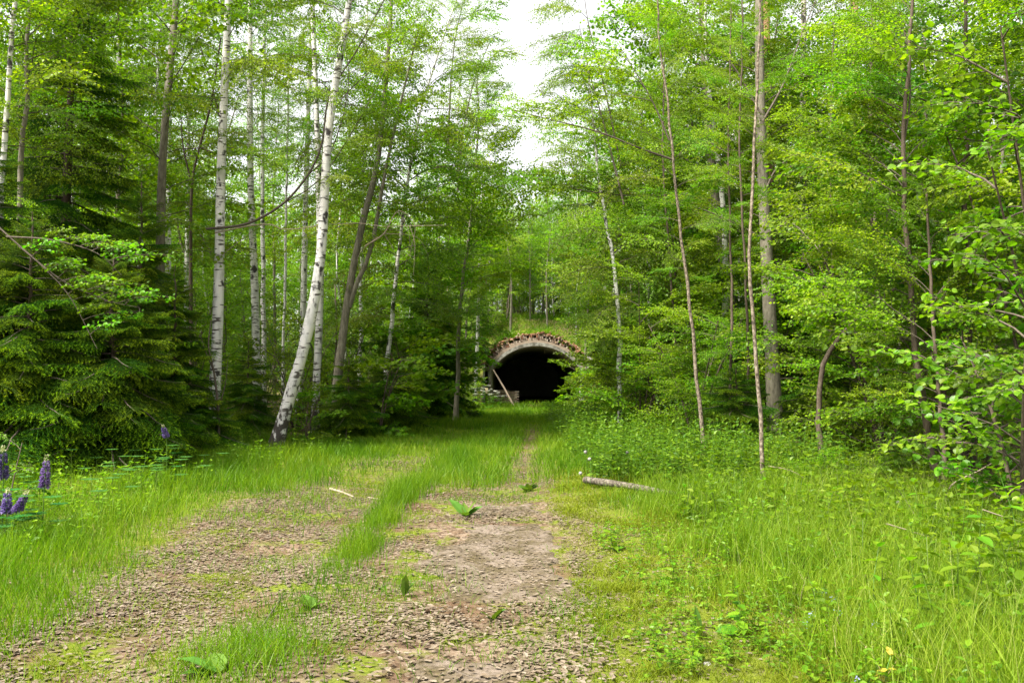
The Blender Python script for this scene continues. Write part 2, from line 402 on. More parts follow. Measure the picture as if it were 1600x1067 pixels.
def slab_mat():
    m, nt, N, L = new_mat('weathered_concrete')
    geo = N.new('ShaderNodeNewGeometry')
    def noise(s, d, lo, hi, r=.6, sc=(1, 1, 1)):
        mp = N.new('ShaderNodeMapping'); mp.inputs['Scale'].default_value = sc; L.new(geo.outputs['Position'], mp.inputs[0])
        n = N.new('ShaderNodeTexNoise'); n.inputs['Scale'].default_value = s; n.inputs['Detail'].default_value = d; n.inputs['Roughness'].default_value = r
        L.new(mp.outputs[0], n.inputs['Vector'])
        mr = N.new('ShaderNodeMapRange'); mr.inputs[1].default_value = lo; mr.inputs[2].default_value = hi
        L.new(n.outputs['Fac'], mr.inputs[0]); return mr.outputs[0]
    con = ramp(N, [(.2, (.085, .066, .048)), (.5, (.135, .106, .082)), (.8, (.185, .15, .12))]); L.new(noise(14, 8, .1, .9, .75), con.inputs[0])
    dirt = ramp(N, [(.2, (.032, .023, .011)), (.6, (.062, .047, .022)), (.9, (.10, .085, .032))]); L.new(noise(35, 6, .2, .8), dirt.inputs[0])
    mx = N.new('ShaderNodeMix'); mx.data_type = 'RGBA'; L.new(noise(2.6, 12, .41, .56, .80, (1, .8, 1)), mx.inputs[0]); L.new(con.outputs[0], mx.inputs[6]); L.new(dirt.outputs[0], mx.inputs[7])
    p = N.new('ShaderNodeBsdfPrincipled'); p.inputs['Roughness'].default_value = .9; p.inputs['Specular IOR Level'].default_value = .2
    L.new(mx.outputs[2], p.inputs['Base Color'])
    b = N.new('ShaderNodeBump'); b.inputs['Strength'].default_value = .5; b.inputs['Distance'].default_value = .015
    L.new(noise(30, 8, 0, 1, .75), b.inputs['Height']); L.new(b.outputs[0], p.inputs['Normal'])
    o = N.new('ShaderNodeOutputMaterial'); L.new(p.outputs[0], o.inputs[0])
    return m
M_slab = slab_mat()
M_conc = simple_mat('arch_concrete', [(.36, (.06, .055, .04)), (.5, (.16, .15, .125)), (.64, (.28, .27, .235))], 3.2, .9, .4, dist=.03)
M_vault = simple_mat('vault_concrete', [(.3, (.26, .25, .22)), (.7, (.42, .40, .36))], 2.0, .9, .3)
M_brick = simple_mat('old_brick', [(.2, (.07, .03, .016)), (.45, (.17, .075, .038)), (.7, (.25, .15, .085)), (1, (.24, .21, .16))], 5, .9, .3, island=.75)
M_paleb = simple_mat('pale_brick', [(.2, (.10, .065, .045)), (.5, (.20, .15, .11)), (.8, (.30, .25, .19))], 5, .9, .3, island=.6)
M_steel = simple_mat('weathered_steel', [(.3, (.10, .07, .05)), (.7, (.22, .19, .16))], 20, .6, .1)
M_plank = bark_mat('grey_plank', [(.25, (.07, .055, .038)), (.5, (.14, .11, .078)), (.8, (.21, .175, .13))], (20, 20, 2), .2)
M_log = bark_mat('log_bark', [(.36, (.022, .018, .013)), (.5, (.075, .062, .045)), (.64, (.15, .13, .10))], (6, 12, 12), .5)
M_cut = simple_mat('sawn_wood', [(.2, (.26, .15, .08)), (.8, (.42, .29, .18))], 30, .85, .1)
M_lupin = leaf_mat('lupin_petal', [(.09, .06, .17), (.15, .10, .25), (.25, .19, .34)], trans=.3, tint=(1.1, 1, 1.2))
M_lupin_bud = leaf_mat('lupin_bud', [(.30, .34, .18), (.45, .45, .32)], trans=.3)
M_white = leaf_mat('white_petal', [(.55, .56, .48), (.75, .75, .68)], trans=.25, tint=(1, 1, .95))
M_fluff = leaf_mat('seed_fluff', [(.26, .25, .22), (.38, .37, .34)], trans=.3, tint=(1, 1, .97))
M_blue = leaf_mat('blue_petal', [(.16, .20, .34), (.27, .31, .44)], trans=.2, tint=(1, 1, 1))
M_yellow = leaf_mat('yellow_leaf', [(.30, .24, .02), (.38, .33, .04)], trans=.35, tint=(1.1, 1.1, .8))

# ------------------------------------------------------------------ ground and path
def grid(xs, ys, zf):
    X, Y = np.meshgrid(xs, ys)
    V = np.stack([X, Y, zf(X, Y)], -1).reshape(-1, 3)
    nx = len(xs); i = np.arange(len(ys) - 1)[:, None] * nx; j = np.arange(nx - 1)[None]
    a = (i + j); q = np.stack([a, a + 1, a + nx + 1, a + nx], -1).reshape(-1, 4)
    return V, q
xs = np.unique(np.concatenate([[-900, -400, -160, -90, -60, -40], np.arange(-30, -7, 1.0), np.arange(-7, 7, .2), np.arange(7, 31, 1.0), [40, 60, 90, 160, 400, 900]]))
ys = np.unique(np.concatenate([[-300, -100, -40, -20, -10, -5, -2, 0], np.arange(2, 16, .2), np.arange(16, 62, .8), np.arange(62, 110, 4), [130, 200, 400, 900]]))
V, q = grid(xs, ys, gz)
mb = MB(); mb.add(V, np.concatenate([q[:, [0, 1, 2]], q[:, [0, 2, 3]]]), 0, True)
me = mb.mesh('ground', [M_ground])
def turf(x, y):
    a = np.maximum(sstep(-.1, .4, x - right_edge(y) - (vnoise(x, y, 1.6, 20) - .5) * .5), sstep(-.1, .5, left_edge(y) - x))
    a = np.maximum(a, sstep(12, 16, y) * (1 - np.exp(-((x - track_r(y)) / .3) ** 2)))
    return a * (x > wood_l(y) - .5) * (x < wood_r(y) + .4) * (y < 52) * (y > -40)
at = me.attributes.new('turf', 'FLOAT', 'POINT'); at.data.foreach_set('value', turf(V[:, 0], V[:, 1]).astype(np.float32))
ground = struct('ground', me)

# earth mound over the tunnel, open at the mouth
xs = np.unique(np.concatenate([np.arange(-20, 24, .7), [TX - 3.25, TX + 3.25]])); ys = np.unique(np.concatenate([np.arange(46.2, 60, .6), np.arange(60, 96, 3), [53.35]]))
def moundz(X, Y):
    m = mound(X, Y) * (1 - sstep(84, 95, Y)) + (vnoise(X, Y, .9) - .5) * .35 * sstep(.2, 2, mound(X, Y)) * (1 - (np.abs(X - TX) < 4) * (1 - sstep(53.5, 55, Y)))
    return gz(X, Y) + m - 0.06
V, q = grid(xs, ys, moundz)
cq = V[q].mean(1)
keep = ~((np.abs(cq[:, 0] - TX) < 3.25) & (cq[:, 1] < 53.35))
q = q[keep]
mb = MB(); mb.add(V, np.concatenate([q[:, [0, 1, 2]], q[:, [0, 2, 3]]]), 0, True)
me = mb.mesh('hill', [M_ground])
at = me.attributes.new('turf', 'FLOAT', 'POINT'); at.data.foreach_set('value', np.full(len(V), .6, np.float32))
struct('hill', me)

# concrete strip of the right-hand wheel track: separate worn slabs
path = bpy.data.objects.new('path', None); COL.objects.link(path); path['kind'] = 'structure'
for k, (y0, y1, w0, w1) in enumerate([(3.0, 4.9, -.5, .12), (6.3, 9.85, -.72, .55), (10.35, 11.4, -.5, .45)]):
    mb = MB()
    nx, ny = 41, 61
    X, Y = np.meshgrid(np.linspace(w0 - .12, w1 + .12, nx), np.linspace(y0 - .1, y1 + .1, ny))
    e = np.minimum(np.minimum(X - X.min(), X.max() - X), np.minimum(Y - Y.min(), Y.max() - Y) * 1.6) - .12
    e = e + (vnoise(X, Y, 2.2, 5) - .5) * .5 + (vnoise(X, Y, 7, 6) - .5) * .22          # broken, half buried outline
    Z = gz(X, Y) + .02 + (vnoise(X, Y, 2.5, 8) - .5) * .008 - .06 * sstep(.14, -.12, e)
    V = np.stack([X, Y, Z], -1).reshape(-1, 3)
    i = np.arange(ny - 1)[:, None] * nx; j = np.arange(nx - 1)[None]; a = i + j
    q = np.stack([a, a + 1, a + nx + 1, a + nx], -1).reshape(-1, 4)
    mb.add(V, np.concatenate([q[:, [0, 1, 2]], q[:, [0, 2, 3]]]), 0, True)
    link('concrete_slab', mb.mesh('concrete_slab', [M_slab]), path)

# ------------------------------------------------------------------ the tunnel
tun = thing('tunnel', 'abandoned concrete arch tunnel mouth with broken brick crown at the end of the track', 'tunnel', (TX, TY, 0))
HW, SPR, RISE = 2.78, 2.1, 1.55
def arch(hw, spr, rise, n=28):
    rad = (hw * hw + rise * rise) / (2 * rise); a0 = math.asin(hw / rad)
    a = np.linspace(-a0, a0, n)
    return np.stack([rad * np.sin(a), spr + rise - rad + rad * np.cos(a)], -1)
def profile(off):
    a = arch(HW + off, SPR, RISE + off)
    return np.concatenate([[[-(HW + off), -.3]], a, [[HW + off, -.3]]])
def sweep(mb, inner, outer, y0, y1, m=0, jit=0):
    n = len(inner)
    if jit: outer = outer + rng.uniform(-jit, jit, outer.shape)
    V = []
    for P, y in ((inner, y0), (outer, y0), (outer, y1), (inner, y1)):
        V.append(np.stack([P[:, 0], np.full(n, y), P[:, 1]], -1))
    V = np.concatenate(V); f = []
    for r in range(4):
        a = r * n; b = ((r + 1) % 4) * n
        for i in range(n - 1):
            f += [(a + i, a + i + 1, b + i + 1), (a + i, b + i + 1, b + i)]
    for i in (0, n - 1):
        f += [(i, n + i, 2 * n + i), (i, 2 * n + i, 3 * n + i)]
    mb.add(V, f, m)
mb = MB(); sweep(mb, profile(0), profile(.21), 0, .5); link('arch_ring', mb.mesh('arch_ring', [M_conc]), tun)
mb = MB(); A = arch(HW + .22, SPR, RISE + .22); B = arch(HW + .40, SPR + .02, RISE + .36)
sweep(mb, A, B, .16, .75, jit=.05); link('upper_ring', mb.mesh('upper_ring', [M_paleb]), tun)
mb = MB(); sweep(mb, profile(-.02), profile(.2), .5, 26); link('vault', mb.mesh('vault', [M_vault]), tun)
mb = MB(); mb.box((0, 26.2, 2), (7, .3, 5)); link('end_wall', mb.mesh('end_wall', [M_vault]), tun)
mb = MB()
for row in range(3):
    off = .44 + row * .15; A = arch(HW + off, SPR + .03, RISE + off - .03, 74)
    for i in range(len(A)):
        d = A[min(i + 1, 73)] - A[max(i - 1, 0)]; ang = math.atan2(d[1], d[0])
        if random.random() < .08 + .12 * row: continue
        mb.box((A[i, 0], .34 + row * .04 + random.uniform(-.07, .04), A[i, 1] + random.uniform(-.02, .02)), (.085, .26, .15 + random.uniform(-.03, .02)), int(random.random() < .22 + .2 * row), (random.uniform(-.08, .08), -ang + random.uniform(-.08, .08), 0))
stuff('brick_course', mb.mesh('brick_course', [M_paleb, M_brick]), tun)
# loose bricks left on the crown: too small to pick apart singly
mb = MB()
for row in range(3):
    off = .88 + row * .085
    A = arch(HW + off, SPR + .02, RISE + .62 + (off - .78) * .55, 60)
    for i in range(len(A)):
        u = A[i, 0] / HW
        lim = 1.2 + 1.6 * math.sin(u * 4 + 1) + 1.2 * math.sin(u * 11)
        if row > lim or random.random() < .12: continue
        if i + 1 < len(A): d = A[min(i + 1, len(A) - 1)] - A[max(i - 1, 0)]
        else: d = A[i] - A[i - 1]
        ang = math.atan2(d[1], d[0])
        mb.box((A[i, 0] + random.uniform(-.03, .03), .42 + random.uniform(-.12, .12), A[i, 1] + random.uniform(-.02, .03)), (.115, .24, .07), 0, (random.uniform(-.15, .15), -ang + random.uniform(-.2, .2), random.uniform(-.3, .3)))
for k in range(110):
    u = random.uniform(-1.0, 1.0); A = arch(HW + 1.0, SPR + .02, RISE + .85, 60); i = int((u + 1) / 2 * 59)
    mb.box((A[i, 0], random.uniform(.2, .9), A[i, 1] - .12 + random.uniform(-.08, .16)), (.24, .12, .07), 0, (random.uniform(-1, 1), random.uniform(-1, 1), random.uniform(0, 3)))
for k in range(110):       # bricks slid down the left shoulder
    u = random.random(); mb.box((-HW - .35 - u * .9 + random.uniform(-.2, .2), random.uniform(-.6, .7), 2.95 - u * 1.3 + random.uniform(-.15, .25)), (.24, .12, .07), 0, (random.uniform(-1, 1), random.uniform(-1, 1), random.uniform(0, 3)))
o = stuff('brick_rubble', mb.mesh('brick_rubble', [M_brick]), tun)
for s in (-1, 1):       # sloping wing walls that hold the mound back
    mb = MB()
    xw = s * (HW + .55)
    P = [(-.05, -.3), (-2.6, -.3), (-1.6, .9), (-.45, 2.5), (-.05, 3.0)]
    V = [(xw - .16, y, z) for y, z in P] + [(xw + .16, y, z) for y, z in P]
    n = len(P); f = []
    for b in (0, n): f += [(b, b + 1, b + 2), (b, b + 2, b + 3), (b, b + 3, b + 4)]
    for i in range(n):
        j = (i + 1) % n; f += [(i, j, n + j), (i, n + j, n + i)]
    mb.add(V, f); link('wing_wall', mb.mesh('wing_wall', [M_conc]), tun)
mb = MB(); mb.box((-HW - .06, -.12, 1.1), (.10, .10, 2.7)); link('gate_post', mb.mesh('gate_post', [M_steel]), tun)
mb = MB()                # low brick wall just inside the left jamb
for r in range(13):
    for c in range(6):
        if r == 12 and c > 3: continue
        mb.box((-HW + .16 + c * .26 + (.13 if r % 2 else 0), .9 + random.uniform(-.01, .01), -.05 + r * .077), (.25, .12, .066), 0, (0, 0, random.uniform(-.03, .03)))
stuff('brick_wall', mb.mesh('brick_wall', [M_paleb]), tun)
for dx, L_ in ((.55, .75), (-.35, .3), (-1.55, .5)):
    mb = MB(); zt = 4.0 - .07 * dx * dx * 2
    mb.tube([(dx, .9, zt), (dx + .01, .9, zt - L_ * .5), (dx + (.25 if dx < -1 else .0), .9, zt - L_)], .022, 5); link('hanging_rod', mb.mesh('hanging_rod', [M_steel]), tun)
a = pix(771, 578, 51.8); b = pix(804, 636, 50.2)
mb = MB(); mb.tube([(0, 0, 0), tuple((a - b) * .5 + np.array((.02, 0, .02))), tuple(a - b)], [.075, .07, .06], 4)
o = link('wooden_pole', mb.mesh('wooden_pole', [M_plank])); o.location = Vector(b.tolist())
tag(o, 'bare wooden pole leaning against the left jamb of the tunnel mouth', 'pole')

# ------------------------------------------------------------------ leafy branch library
def rot2(v, a):
    c, s = math.cos(a), math.sin(a); return np.array((v[0] * c - v[1] * s, v[0] * s + v[1] * c, v[2]))
def leafy_branch(L, ntw, tl, leaf, spacing, rise, sag, twig_droop, shape, r0=.014, sub=2, seed=0, width=.8, twig_sides=3, start=.18, hang=.5, tube_sub=True):
    """one branch along +X with twigs and leaves: material 0 wood, 1 leaf"""
    g = np.random.default_rng(seed); mb = MB()
    t = np.linspace(0, 1, 8)
    ax = np.stack([L * t, np.cumsum(g.normal(0, .03 * L, 8)) * t, L * (rise * t - sag * t ** 2) + g.normal(0, .012 * L, 8)], -1); ax[0] = 0
    mb.tube(ax, r0 * (1 - .85 * t), 5, 0, cap=False)
    P, D, Nn = [], [], []
    def put_leaves(pts, sc):
        seg = np.linalg.norm(np.diff(pts, axis=0), axis=1); tot = seg.sum(); n = max(2, int(tot / spacing))
        cum = np.concatenate([[0], np.cumsum(seg)])
        for k in range(n):
            s_ = tot * (k + .6) / n
            p = np.array([np.interp(s_, cum, pts[:, c]) for c in range(3)])
            d = pts[-1] - pts[0]; d = d / (np.linalg.norm(d) + 1e-9)
            side = np.cross(d, (0, 0, 1.0)); side /= np.linalg.norm(side) + 1e-9
            sg = 1 if k % 2 else -1
            dd = d * .5 + side * sg * g.uniform(.4, 1) + np.array((0, 0, -hang * g.uniform(0, 1.4))) + g.normal(0, .2, 3)
            nn = np.array((0, 0, 1.0)) + g.normal(0, .55, 3)
            P.append(p + dd * leaf * .12); D.append(dd); Nn.append(nn)
    for i in range(ntw):
        ti = start + (1 - start) * (i + g.uniform(0, .8)) / ntw; ti = min(ti, .99)
        p = np.array([np.interp(ti, t, ax[:, c]) for c in range(3)])
        d0 = np.array((1., 0, 0)); sg = 1 if i % 2 else -1
        d = rot2(d0, sg * g.uniform(.45, 1.2)); d[2] = g.uniform(-.25, .45)
        l = tl * (1.15 - .6 * ti) * g.uniform(.6, 1.25)
        def twig(p, d, l, r):
            d = d / np.linalg.norm(d); u = np.linspace(0, 1, 4)[:, None]
            pts = p + d * l * u + np.array((0, 0, -1.)) * twig_droop * l * u ** 2 + g.normal(0, .02 * l, (4, 3)) * u
            return pts
        tp = twig(p, d, l, 0)
        mb.tube(tp, r0 * .35 * np.array([1, .75, .5, .25]), twig_sides, 0, cap=False); put_leaves(tp, 1)
        for k in range(sub):
            q = tp[1 + k % 3]; dd = rot2(d, g.uniform(.4, 1.1) * (1 if k % 2 else -1)); dd[2] += g.uniform(-.4, .3)
            sp = twig(q, dd, l * g.uniform(.35, .65), 0)
            if tube_sub: mb.tube(sp[[0, 2, 3]], r0 * .2 * np.array([1, .6, .3]), 3, 0, cap=False)
            put_leaves(sp, 1)
    P = np.array(P); n = len(P); Ls = leaf * g.uniform(.7, 1.2, n)
    mb.leaves(P, np.array(D), np.array(Nn), Ls, Ls * width, 1, shape)
    return mb
def lib(name, n, mats, **kw):
    out = []
    for k in range(n):
        mb = leafy_branch(seed=hash((len(name), k * 31 + 5)) % 9999, **kw)
        out.append((mb.mesh(name, mats), mb.arrays()))
    return out
LIB = {}
LIB['birch'] = lib('birch_branch', 6, [M_twig, M_birch_leaf], L=2.6, ntw=26, tl=.85, leaf=.066, spacing=.055, rise=.25, sag=.55, twig_droop=.55, shape='rhomb', sub=3, hang=.9, width=.78)
LIB['alder'] = lib('alder_branch', 6, [M_twig, M_alder_leaf], L=2.4, ntw=25, tl=.8, leaf=.082, spacing=.062, rise=.35, sag=.30, twig_droop=.15, shape='oval', sub=3, hang=.35, width=.78)
LIB['lime'] = lib('lime_branch', 4, [M_twig, M_dark_leaf], L=2.2, ntw=20, tl=.75, leaf=.105, spacing=.085, rise=.3, sag=.4, twig_droop=.2, shape='oval', sub=3, hang=.45, width=.85)
LIB['maple'] = lib('maple_branch', 4, [M_twig, M_maple_leaf], L=1.6, ntw=13, tl=.55, leaf=.14, spacing=.10, rise=.2, sag=.3, twig_droop=.1, shape='maple', sub=2, hang=.25, width=1.0)
LIB['hazel'] = lib('hazel_branch', 4, [M_twig, M_hazel_leaf], L=1.3, ntw=12, tl=.42, leaf=.095, spacing=.09, rise=.35, sag=.35, twig_droop=.15, shape='broad', sub=1, hang=.4, width=.85)
LIB['farbirch'] = lib('far_birch_branch', 4, [M_twig, M_birch_leaf], L=2.7, ntw=15, tl=.95, leaf=.115, spacing=.10, rise=.25, sag=.5, twig_droop=.5, shape='rhomb', sub=3, hang=.8, width=.8, tube_sub=False)
LIB['faralder'] = lib('far_alder_branch', 4, [M_twig, M_alder_leaf], L=2.6, ntw=15, tl=.9, leaf=.125, spacing=.11, rise=.4, sag=.3, twig_droop=.15, shape='rhomb', sub=3, hang=.35, width=.85, tube_sub=False)
LIB['bush'] = lib('bush_branch', 4, [M_twig, M_alder_leaf], L=1.5, ntw=13, tl=.5, leaf=.085, spacing=.085, rise=.6, sag=.4, twig_droop=.2, shape='rhomb', sub=3, hang=.3, width=.8, tube_sub=False)
LIB['pine'] = None

def bough(L, seed, needle=.024, step=.0095, nw=.0048, tipfrac=.16, dens=1.0):
    """spruce bough along +X: material 0 wood, 1 needles, 2 fresh shoots"""
    g = np.random.default_rng(seed); mb = MB()
    t = np.linspace(0, 1, 9)
    ax = np.stack([L * t * .97, np.cumsum(g.normal(0, .012 * L, 9)), L * (.06 * t - .42 * t ** 2 + .20 * t ** 4)], -1); ax[0] = 0
    mb.tube(ax, .014 * L * (1 - .85 * t), 4, 0, cap=False)
    shoots = [ax[3:]]
    n = int(22 * dens)
    for i in range(n):
        ti = .12 + .86 * i / n
        for sg in (-1, 1):
            tj = min(.985, ti + g.uniform(-.02, .02)); p = np.array([np.interp(tj, t, ax[:, c]) for c in range(3)])
            l = L * (.40 * (1 - tj) ** .75 + .07) * g.uniform(.75, 1.2)
            d = rot2(np.array((1., 0, 0)), sg * g.uniform(.7, 1.05)); d[2] = g.uniform(-.25, .05)
            u = np.linspace(0, 1, 5)[:, None]
            sp = p + d * l * u + np.array((0, 0, -1.)) * l * g.uniform(.25, .6) * u ** 2
            shoots.append(sp)
            m = int(l / .085)
            for k in range(m):
                uu = .2 + .75 * k / max(m, 1); q = np.array([np.interp(uu, u[:, 0], sp[:, c]) for c in range(3)])
                dd = rot2(d, g.uniform(.6, 1.0) * (1 if k % 2 else -1)); dd[2] -= .15
                ll = l * (.38 * (1 - uu) + .10) * g.uniform(.7, 1.2) + .03
                v = np.linspace(0, 1, 4)[:, None]
                shoots.append(q + dd * ll * v + np.array((0, 0, -1.)) * ll * g.uniform(.2, .7) * v ** 2)
    for sp in shoots:
        seg = np.linalg.norm(np.diff(sp, axis=0), axis=1); cum = np.concatenate([[0], np.cumsum(seg)]); tot = cum[-1]
        mb.tube(sp[[0, len(sp) // 2, -1]], np.array([.0035, .003, .002]), 3, 1, cap=False)
        k = max(6, int(tot / step)); s_ = np.sort(g.uniform(0, tot, k))
        P = np.stack([np.interp(s_, cum, sp[:, c]) for c in range(3)], -1)
        ax_d = (sp[-1] - sp[0]) / tot
        side = np.cross(ax_d, (0, 0, 1.)); side /= np.linalg.norm(side) + 1e-9; up = np.cross(side, ax_d)
        th = g.uniform(0, 2 * math.pi, k)
        th = np.where(g.random(k) < .5, g.choice([0, math.pi], k) + g.normal(0, .5, k), th)
        rad = np.cos(th)[:, None] * side + np.sin(th)[:, None] * up
        tip = P + (ax_d * .75 + rad * .8) * needle * g.uniform(.8, 1.2, k)[:, None]
        w = np.cross(ax_d, rad) * nw
        V = np.stack([P - w, P + w, tip], 1).reshape(-1, 3)
        f = np.arange(3 * k).reshape(-1, 3)
        fresh = s_ > tot - min(.07, tot * .45)
        for mm, sel in ((1, ~fresh), (2, fresh)):
            if sel.any():
                vv = V.reshape(-1, 3, 3)[sel].copy()
                if mm == 2: vv[:, 2] = vv[:, 0] + (vv[:, 2] - vv[:, 0]) * 1.05
                mb.add(vv.reshape(-1, 3), np.arange(3 * sel.sum()).reshape(-1, 3), mm)
    return mb
BOUGH = []
for k in range(5):
    b_ = bough(1.5, 100 + k); BOUGH.append((b_.mesh('spruce_bough', [M_twig, M_spruce, M_spruce_tip]), None))
FARB = []
for k in range(3):
    b_ = bough(1.5, 200 + k, needle=.05, step=.034, nw=.012, dens=.7); FARB.append((b_.mesh('far_spruce_bough', [M_twig, M_spruce, M_spruce_tip]), b_.arrays()))

def LRS(loc, az, el, roll, sc):
    return Matrix.LocRotScale(Vector([float(c) for c in loc]), Euler((roll, -el, az), 'XYZ'), Vector((sc, sc, sc)))

def trunk_mesh(path, r0, r1, mat, sides=9, flare=.35, name='trunk', n=22, seed=0, power=.8):
    g = np.random.default_rng(seed)
    P = catmull(path, n); u = np.linspace(0, 1, n)
    if r0 < .11:      # young stems are never quite straight
        P[2:-1, :2] += g.normal(0, r0 * .22, (n - 3, 2))
    r = r1 + (r0 - r1) * (1 - u ** power)
    h = P[:, 2] - P[0, 2]
    r = r * (1 + flare * np.exp(-h / .35)) * (1 + g.normal(0, .03, n))
    mb = MB(); mb.tube(P, r, sides, 0); return mb.mesh(name, [mat]), P, r

def pixpath(pts, d, H, lean=.6, dd=0.0):
    """pixels (base first) at distance d -> local path, extended to height H"""
    Q = [pix(px, py, d + dd * i) for i, (px, py) in enumerate(pts)]
    base = Q[0].copy(); base[2] = float(gh(base[0], base[1]))
    if Q[0][2] - base[2] > .35: Q = [base] + Q
    else: Q[0] = base
    Q = np.array(Q) - base
    if Q[-1][2] < H:
        dr = Q[-1] - Q[-2]; dr = dr / dr[2]; dr[:2] *= lean
        rem = H - Q[-1][2]
        Q = np.concatenate([Q, [Q[-1] + dr * rem * .5, Q[-1] + np.array((dr[0] * .8, dr[1] * .8, 1)) * rem]])
    Q[0][2] -= .12
    return base, Q

def broadleaf(name, label, cat, base, path, r0, r1, bark, libn, nb, h0, lmax, elev=(.2, .8), seed=0, group=None, sides=9, noface=False):
    """a tree with its own trunk path and separate leafy branches (each a part)"""
    g = np.random.default_rng(seed + 17)
    t = thing(name, label, cat, base, group)
    me, P, r = trunk_mesh(path, r0, r1, bark, sides, seed=seed)
    link('trunk', me, t)
    H = P[-1, 2]
    az = g.uniform(0, 6.28)
    for i in range(nb):
        f = (i + g.uniform(.1, .9)) / nb; h = h0 + (H - h0) * f * .99
        p = np.array([np.interp(h, P[:, 2], P[:, c]) for c in range(3)])
        az += 2.4 + g.normal(0, .5)
        prof = (.45 + .55 * math.sin(min(1, f * 1.9) * math.pi / 2)) * (1 - .75 * max(0, f - .35) / .65)
        sc = lmax * prof * g.uniform(.75, 1.15)
        if noface and f < .75 and math.sin(az) < -.1: az += math.pi      # bare on the side of the ride
        el = elev[0] + (elev[1] - elev[0]) * f + g.normal(0, .15)
        me = LIB[libn][g.integers(len(LIB[libn]))][0]
        link('branch', me, t, LRS(p, az, el, g.normal(0, .3), sc))
    return t

def spruce(label, base, H, r0, lmax, nb, seed=0, h0=.3, name='spruce_tree', lean=(0, 0), group=None):
    g = np.random.default_rng(seed + 53)
    t = thing(name, label, 'spruce', base, group)
    path = [(0, 0, -.1), (lean[0] * .4, lean[1] * .4, H * .5), (lean[0], lean[1], H)]
    me, P, r = trunk_mesh(path, r0, .012, M_brown, 8, .2, seed=seed, power=1.0); link('trunk', me, t)
    az = 0
    nb = int(nb * 1.35)
    for i in range(nb):
        f = ((i + .5) / nb) ** 1.08; h = h0 + (H * .985 - h0) * f
        p = np.array([np.interp(h, P[:, 2], P[:, c]) for c in range(3)])
        az += 2.4 + g.normal(0, .35)
        L_ = lmax * 1.12 * (1 - f) ** .72 * g.uniform(.7, 1.12) + .12
        el = -.12 + .75 * f ** 2 + g.normal(0, .12)
        link('bough', BOUGH[g.integers(len(BOUGH))][0], t, LRS(p, az, el, g.normal(0, .15), L_ / 1.5))
    return t
def gpt(px, py):
    """ground point seen at the photo pixel, flat-ground estimate"""
    d = F * CAMZ / max(py - 592, 8); p = pix(px, py, d); return p[0], d

# ------------------------------------------------------------------ trees one can tell apart
def bl(*a, **k): return broadleaf(*a, **k)
# left side birches
def birch(label, pts, d, H, r0, r1, nb, h0, lmax, seed, bark=None, libn='birch', elev=(.1, .7), name='birch_tree', cat='birch'):
    b, Q = pixpath(pts, d, H)
    return broadleaf(name, label, cat, b, Q, r0, r1, bark or M_birch, libn, nb, h0, lmax, elev, seed)
birch('straight white birch at the left, the thickest upright trunk with black scars', [(329, 694), (338, 560), (343, 400), (346, 250), (357, 0)], 20.0, 17, .15, .05, 30, 6.8, 1.15, 1)
birch('leaning birch whose dark scaly foot stands at the edge of the left grass', [(427, 704), (452, 620), (478, 530), (501, 400), (514, 200), (546, 0)], 19.6, 16, .158, .04, 30, 5.8, 1.1, 2)
birch('thin birch at the far left edge rising in front of the spruces', [(-8, 640), (0, 370), (8, 200), (20, 30)], 15.5, 12, .075, .03, 24, 3.5, .8, 3)
birch('slim birch with many dark rings right behind the thickest white trunk', [(402, 640), (398, 450), (391, 260), (391, 0)], 26, 18, .15, .05, 28, 8.5, 1.1, 4)
birch('very slim birch close beside the ringed slim birch, left of the leaning one', [(413, 640), (411, 450), (411, 200), (416, 0)], 29, 18, .10, .04, 22, 9, 1.0, 5)
birch('straight dull birch directly behind the foot of the leaning birch', [(492, 650), (500, 450), (497, 250), (488, 0)], 25, 17, .13, .05, 26, 7.5, 1.1, 6)
birch('slender birch between the ringed pair and the leaning birch', [(468, 640), (474, 470), (478, 300), (487, 0)], 30, 18, .14, .05, 26, 9, 1.1, 7)
birch('hair-thin birch pole left of the leaning birch, half hidden by leaves', [(443, 640), (444, 500), (447, 330), (452, 100)], 30, 15, .06, .03, 16, 7, .9, 8)
birch('short straight birch pole seen behind the forked grey tree', [(562, 640), (564, 480), (566, 350), (572, 120)], 32, 16, .10, .04, 22, 6, 1.1, 9)
birch('tall birch in the upper left behind the spruce top', [(182, 600), (184, 300), (186, 100), (186, 0)], 27, 18, .15, .05, 26, 6, 1.0, 10)
birch('first of two far birch stems between spruce and thick birch', [(218, 600), (220, 250), (222, 0)], 34, 20, .13, .05, 24, 7, 1.1, 11)
birch('second of two far birch stems between spruce and thick birch', [(262, 600), (264, 250), (267, 0)], 33, 20, .14, .05, 24, 7, 1.1, 12)
birch('greyish far birch just left of the thick white birch', [(290, 600), (294, 250), (298, 0)], 36, 20, .13, .05, 24, 7, 1.1, 13)
birch('small mottled birch at the left shoulder of the tunnel', [(741, 640), (745, 560), (748, 450), (752, 330)], 47, 13, .13, .04, 22, 6, .9, 14)
# left grey tree that forks
b, Q = pixpath([(520, 660), (531, 560), (546, 450), (566, 350), (592, 240), (608, 60)], 24, 14)
t = broadleaf('grey_willow_tree', 'grey leaning tree forked low, between leaning birch and the maple bush', 'willow', b, Q, .15, .04, M_grey, 'alder', 26, 5.2, 1.15, (.1, .8), 21)
q0 = pix(546, 480, 24) - b
mb = MB(); Pq = catmull([q0, pix(562, 430, 23.9) - b, pix(580, 390, 23.8) - b, pix(606, 250, 23.6) - b, pix(650, 60, 23.2) - b], 12)
mb.tube(Pq, np.linspace(.075, .02, 12), 7); fk = link('fork', mb.mesh('fork', [M_grey]), t)
for k in range(9):
    p = Pq[4 + k * 7 // 9]
    link('branch', LIB['alder'][k % 6][0], t, LRS(p, k * 2.2, .5, 0, .75))
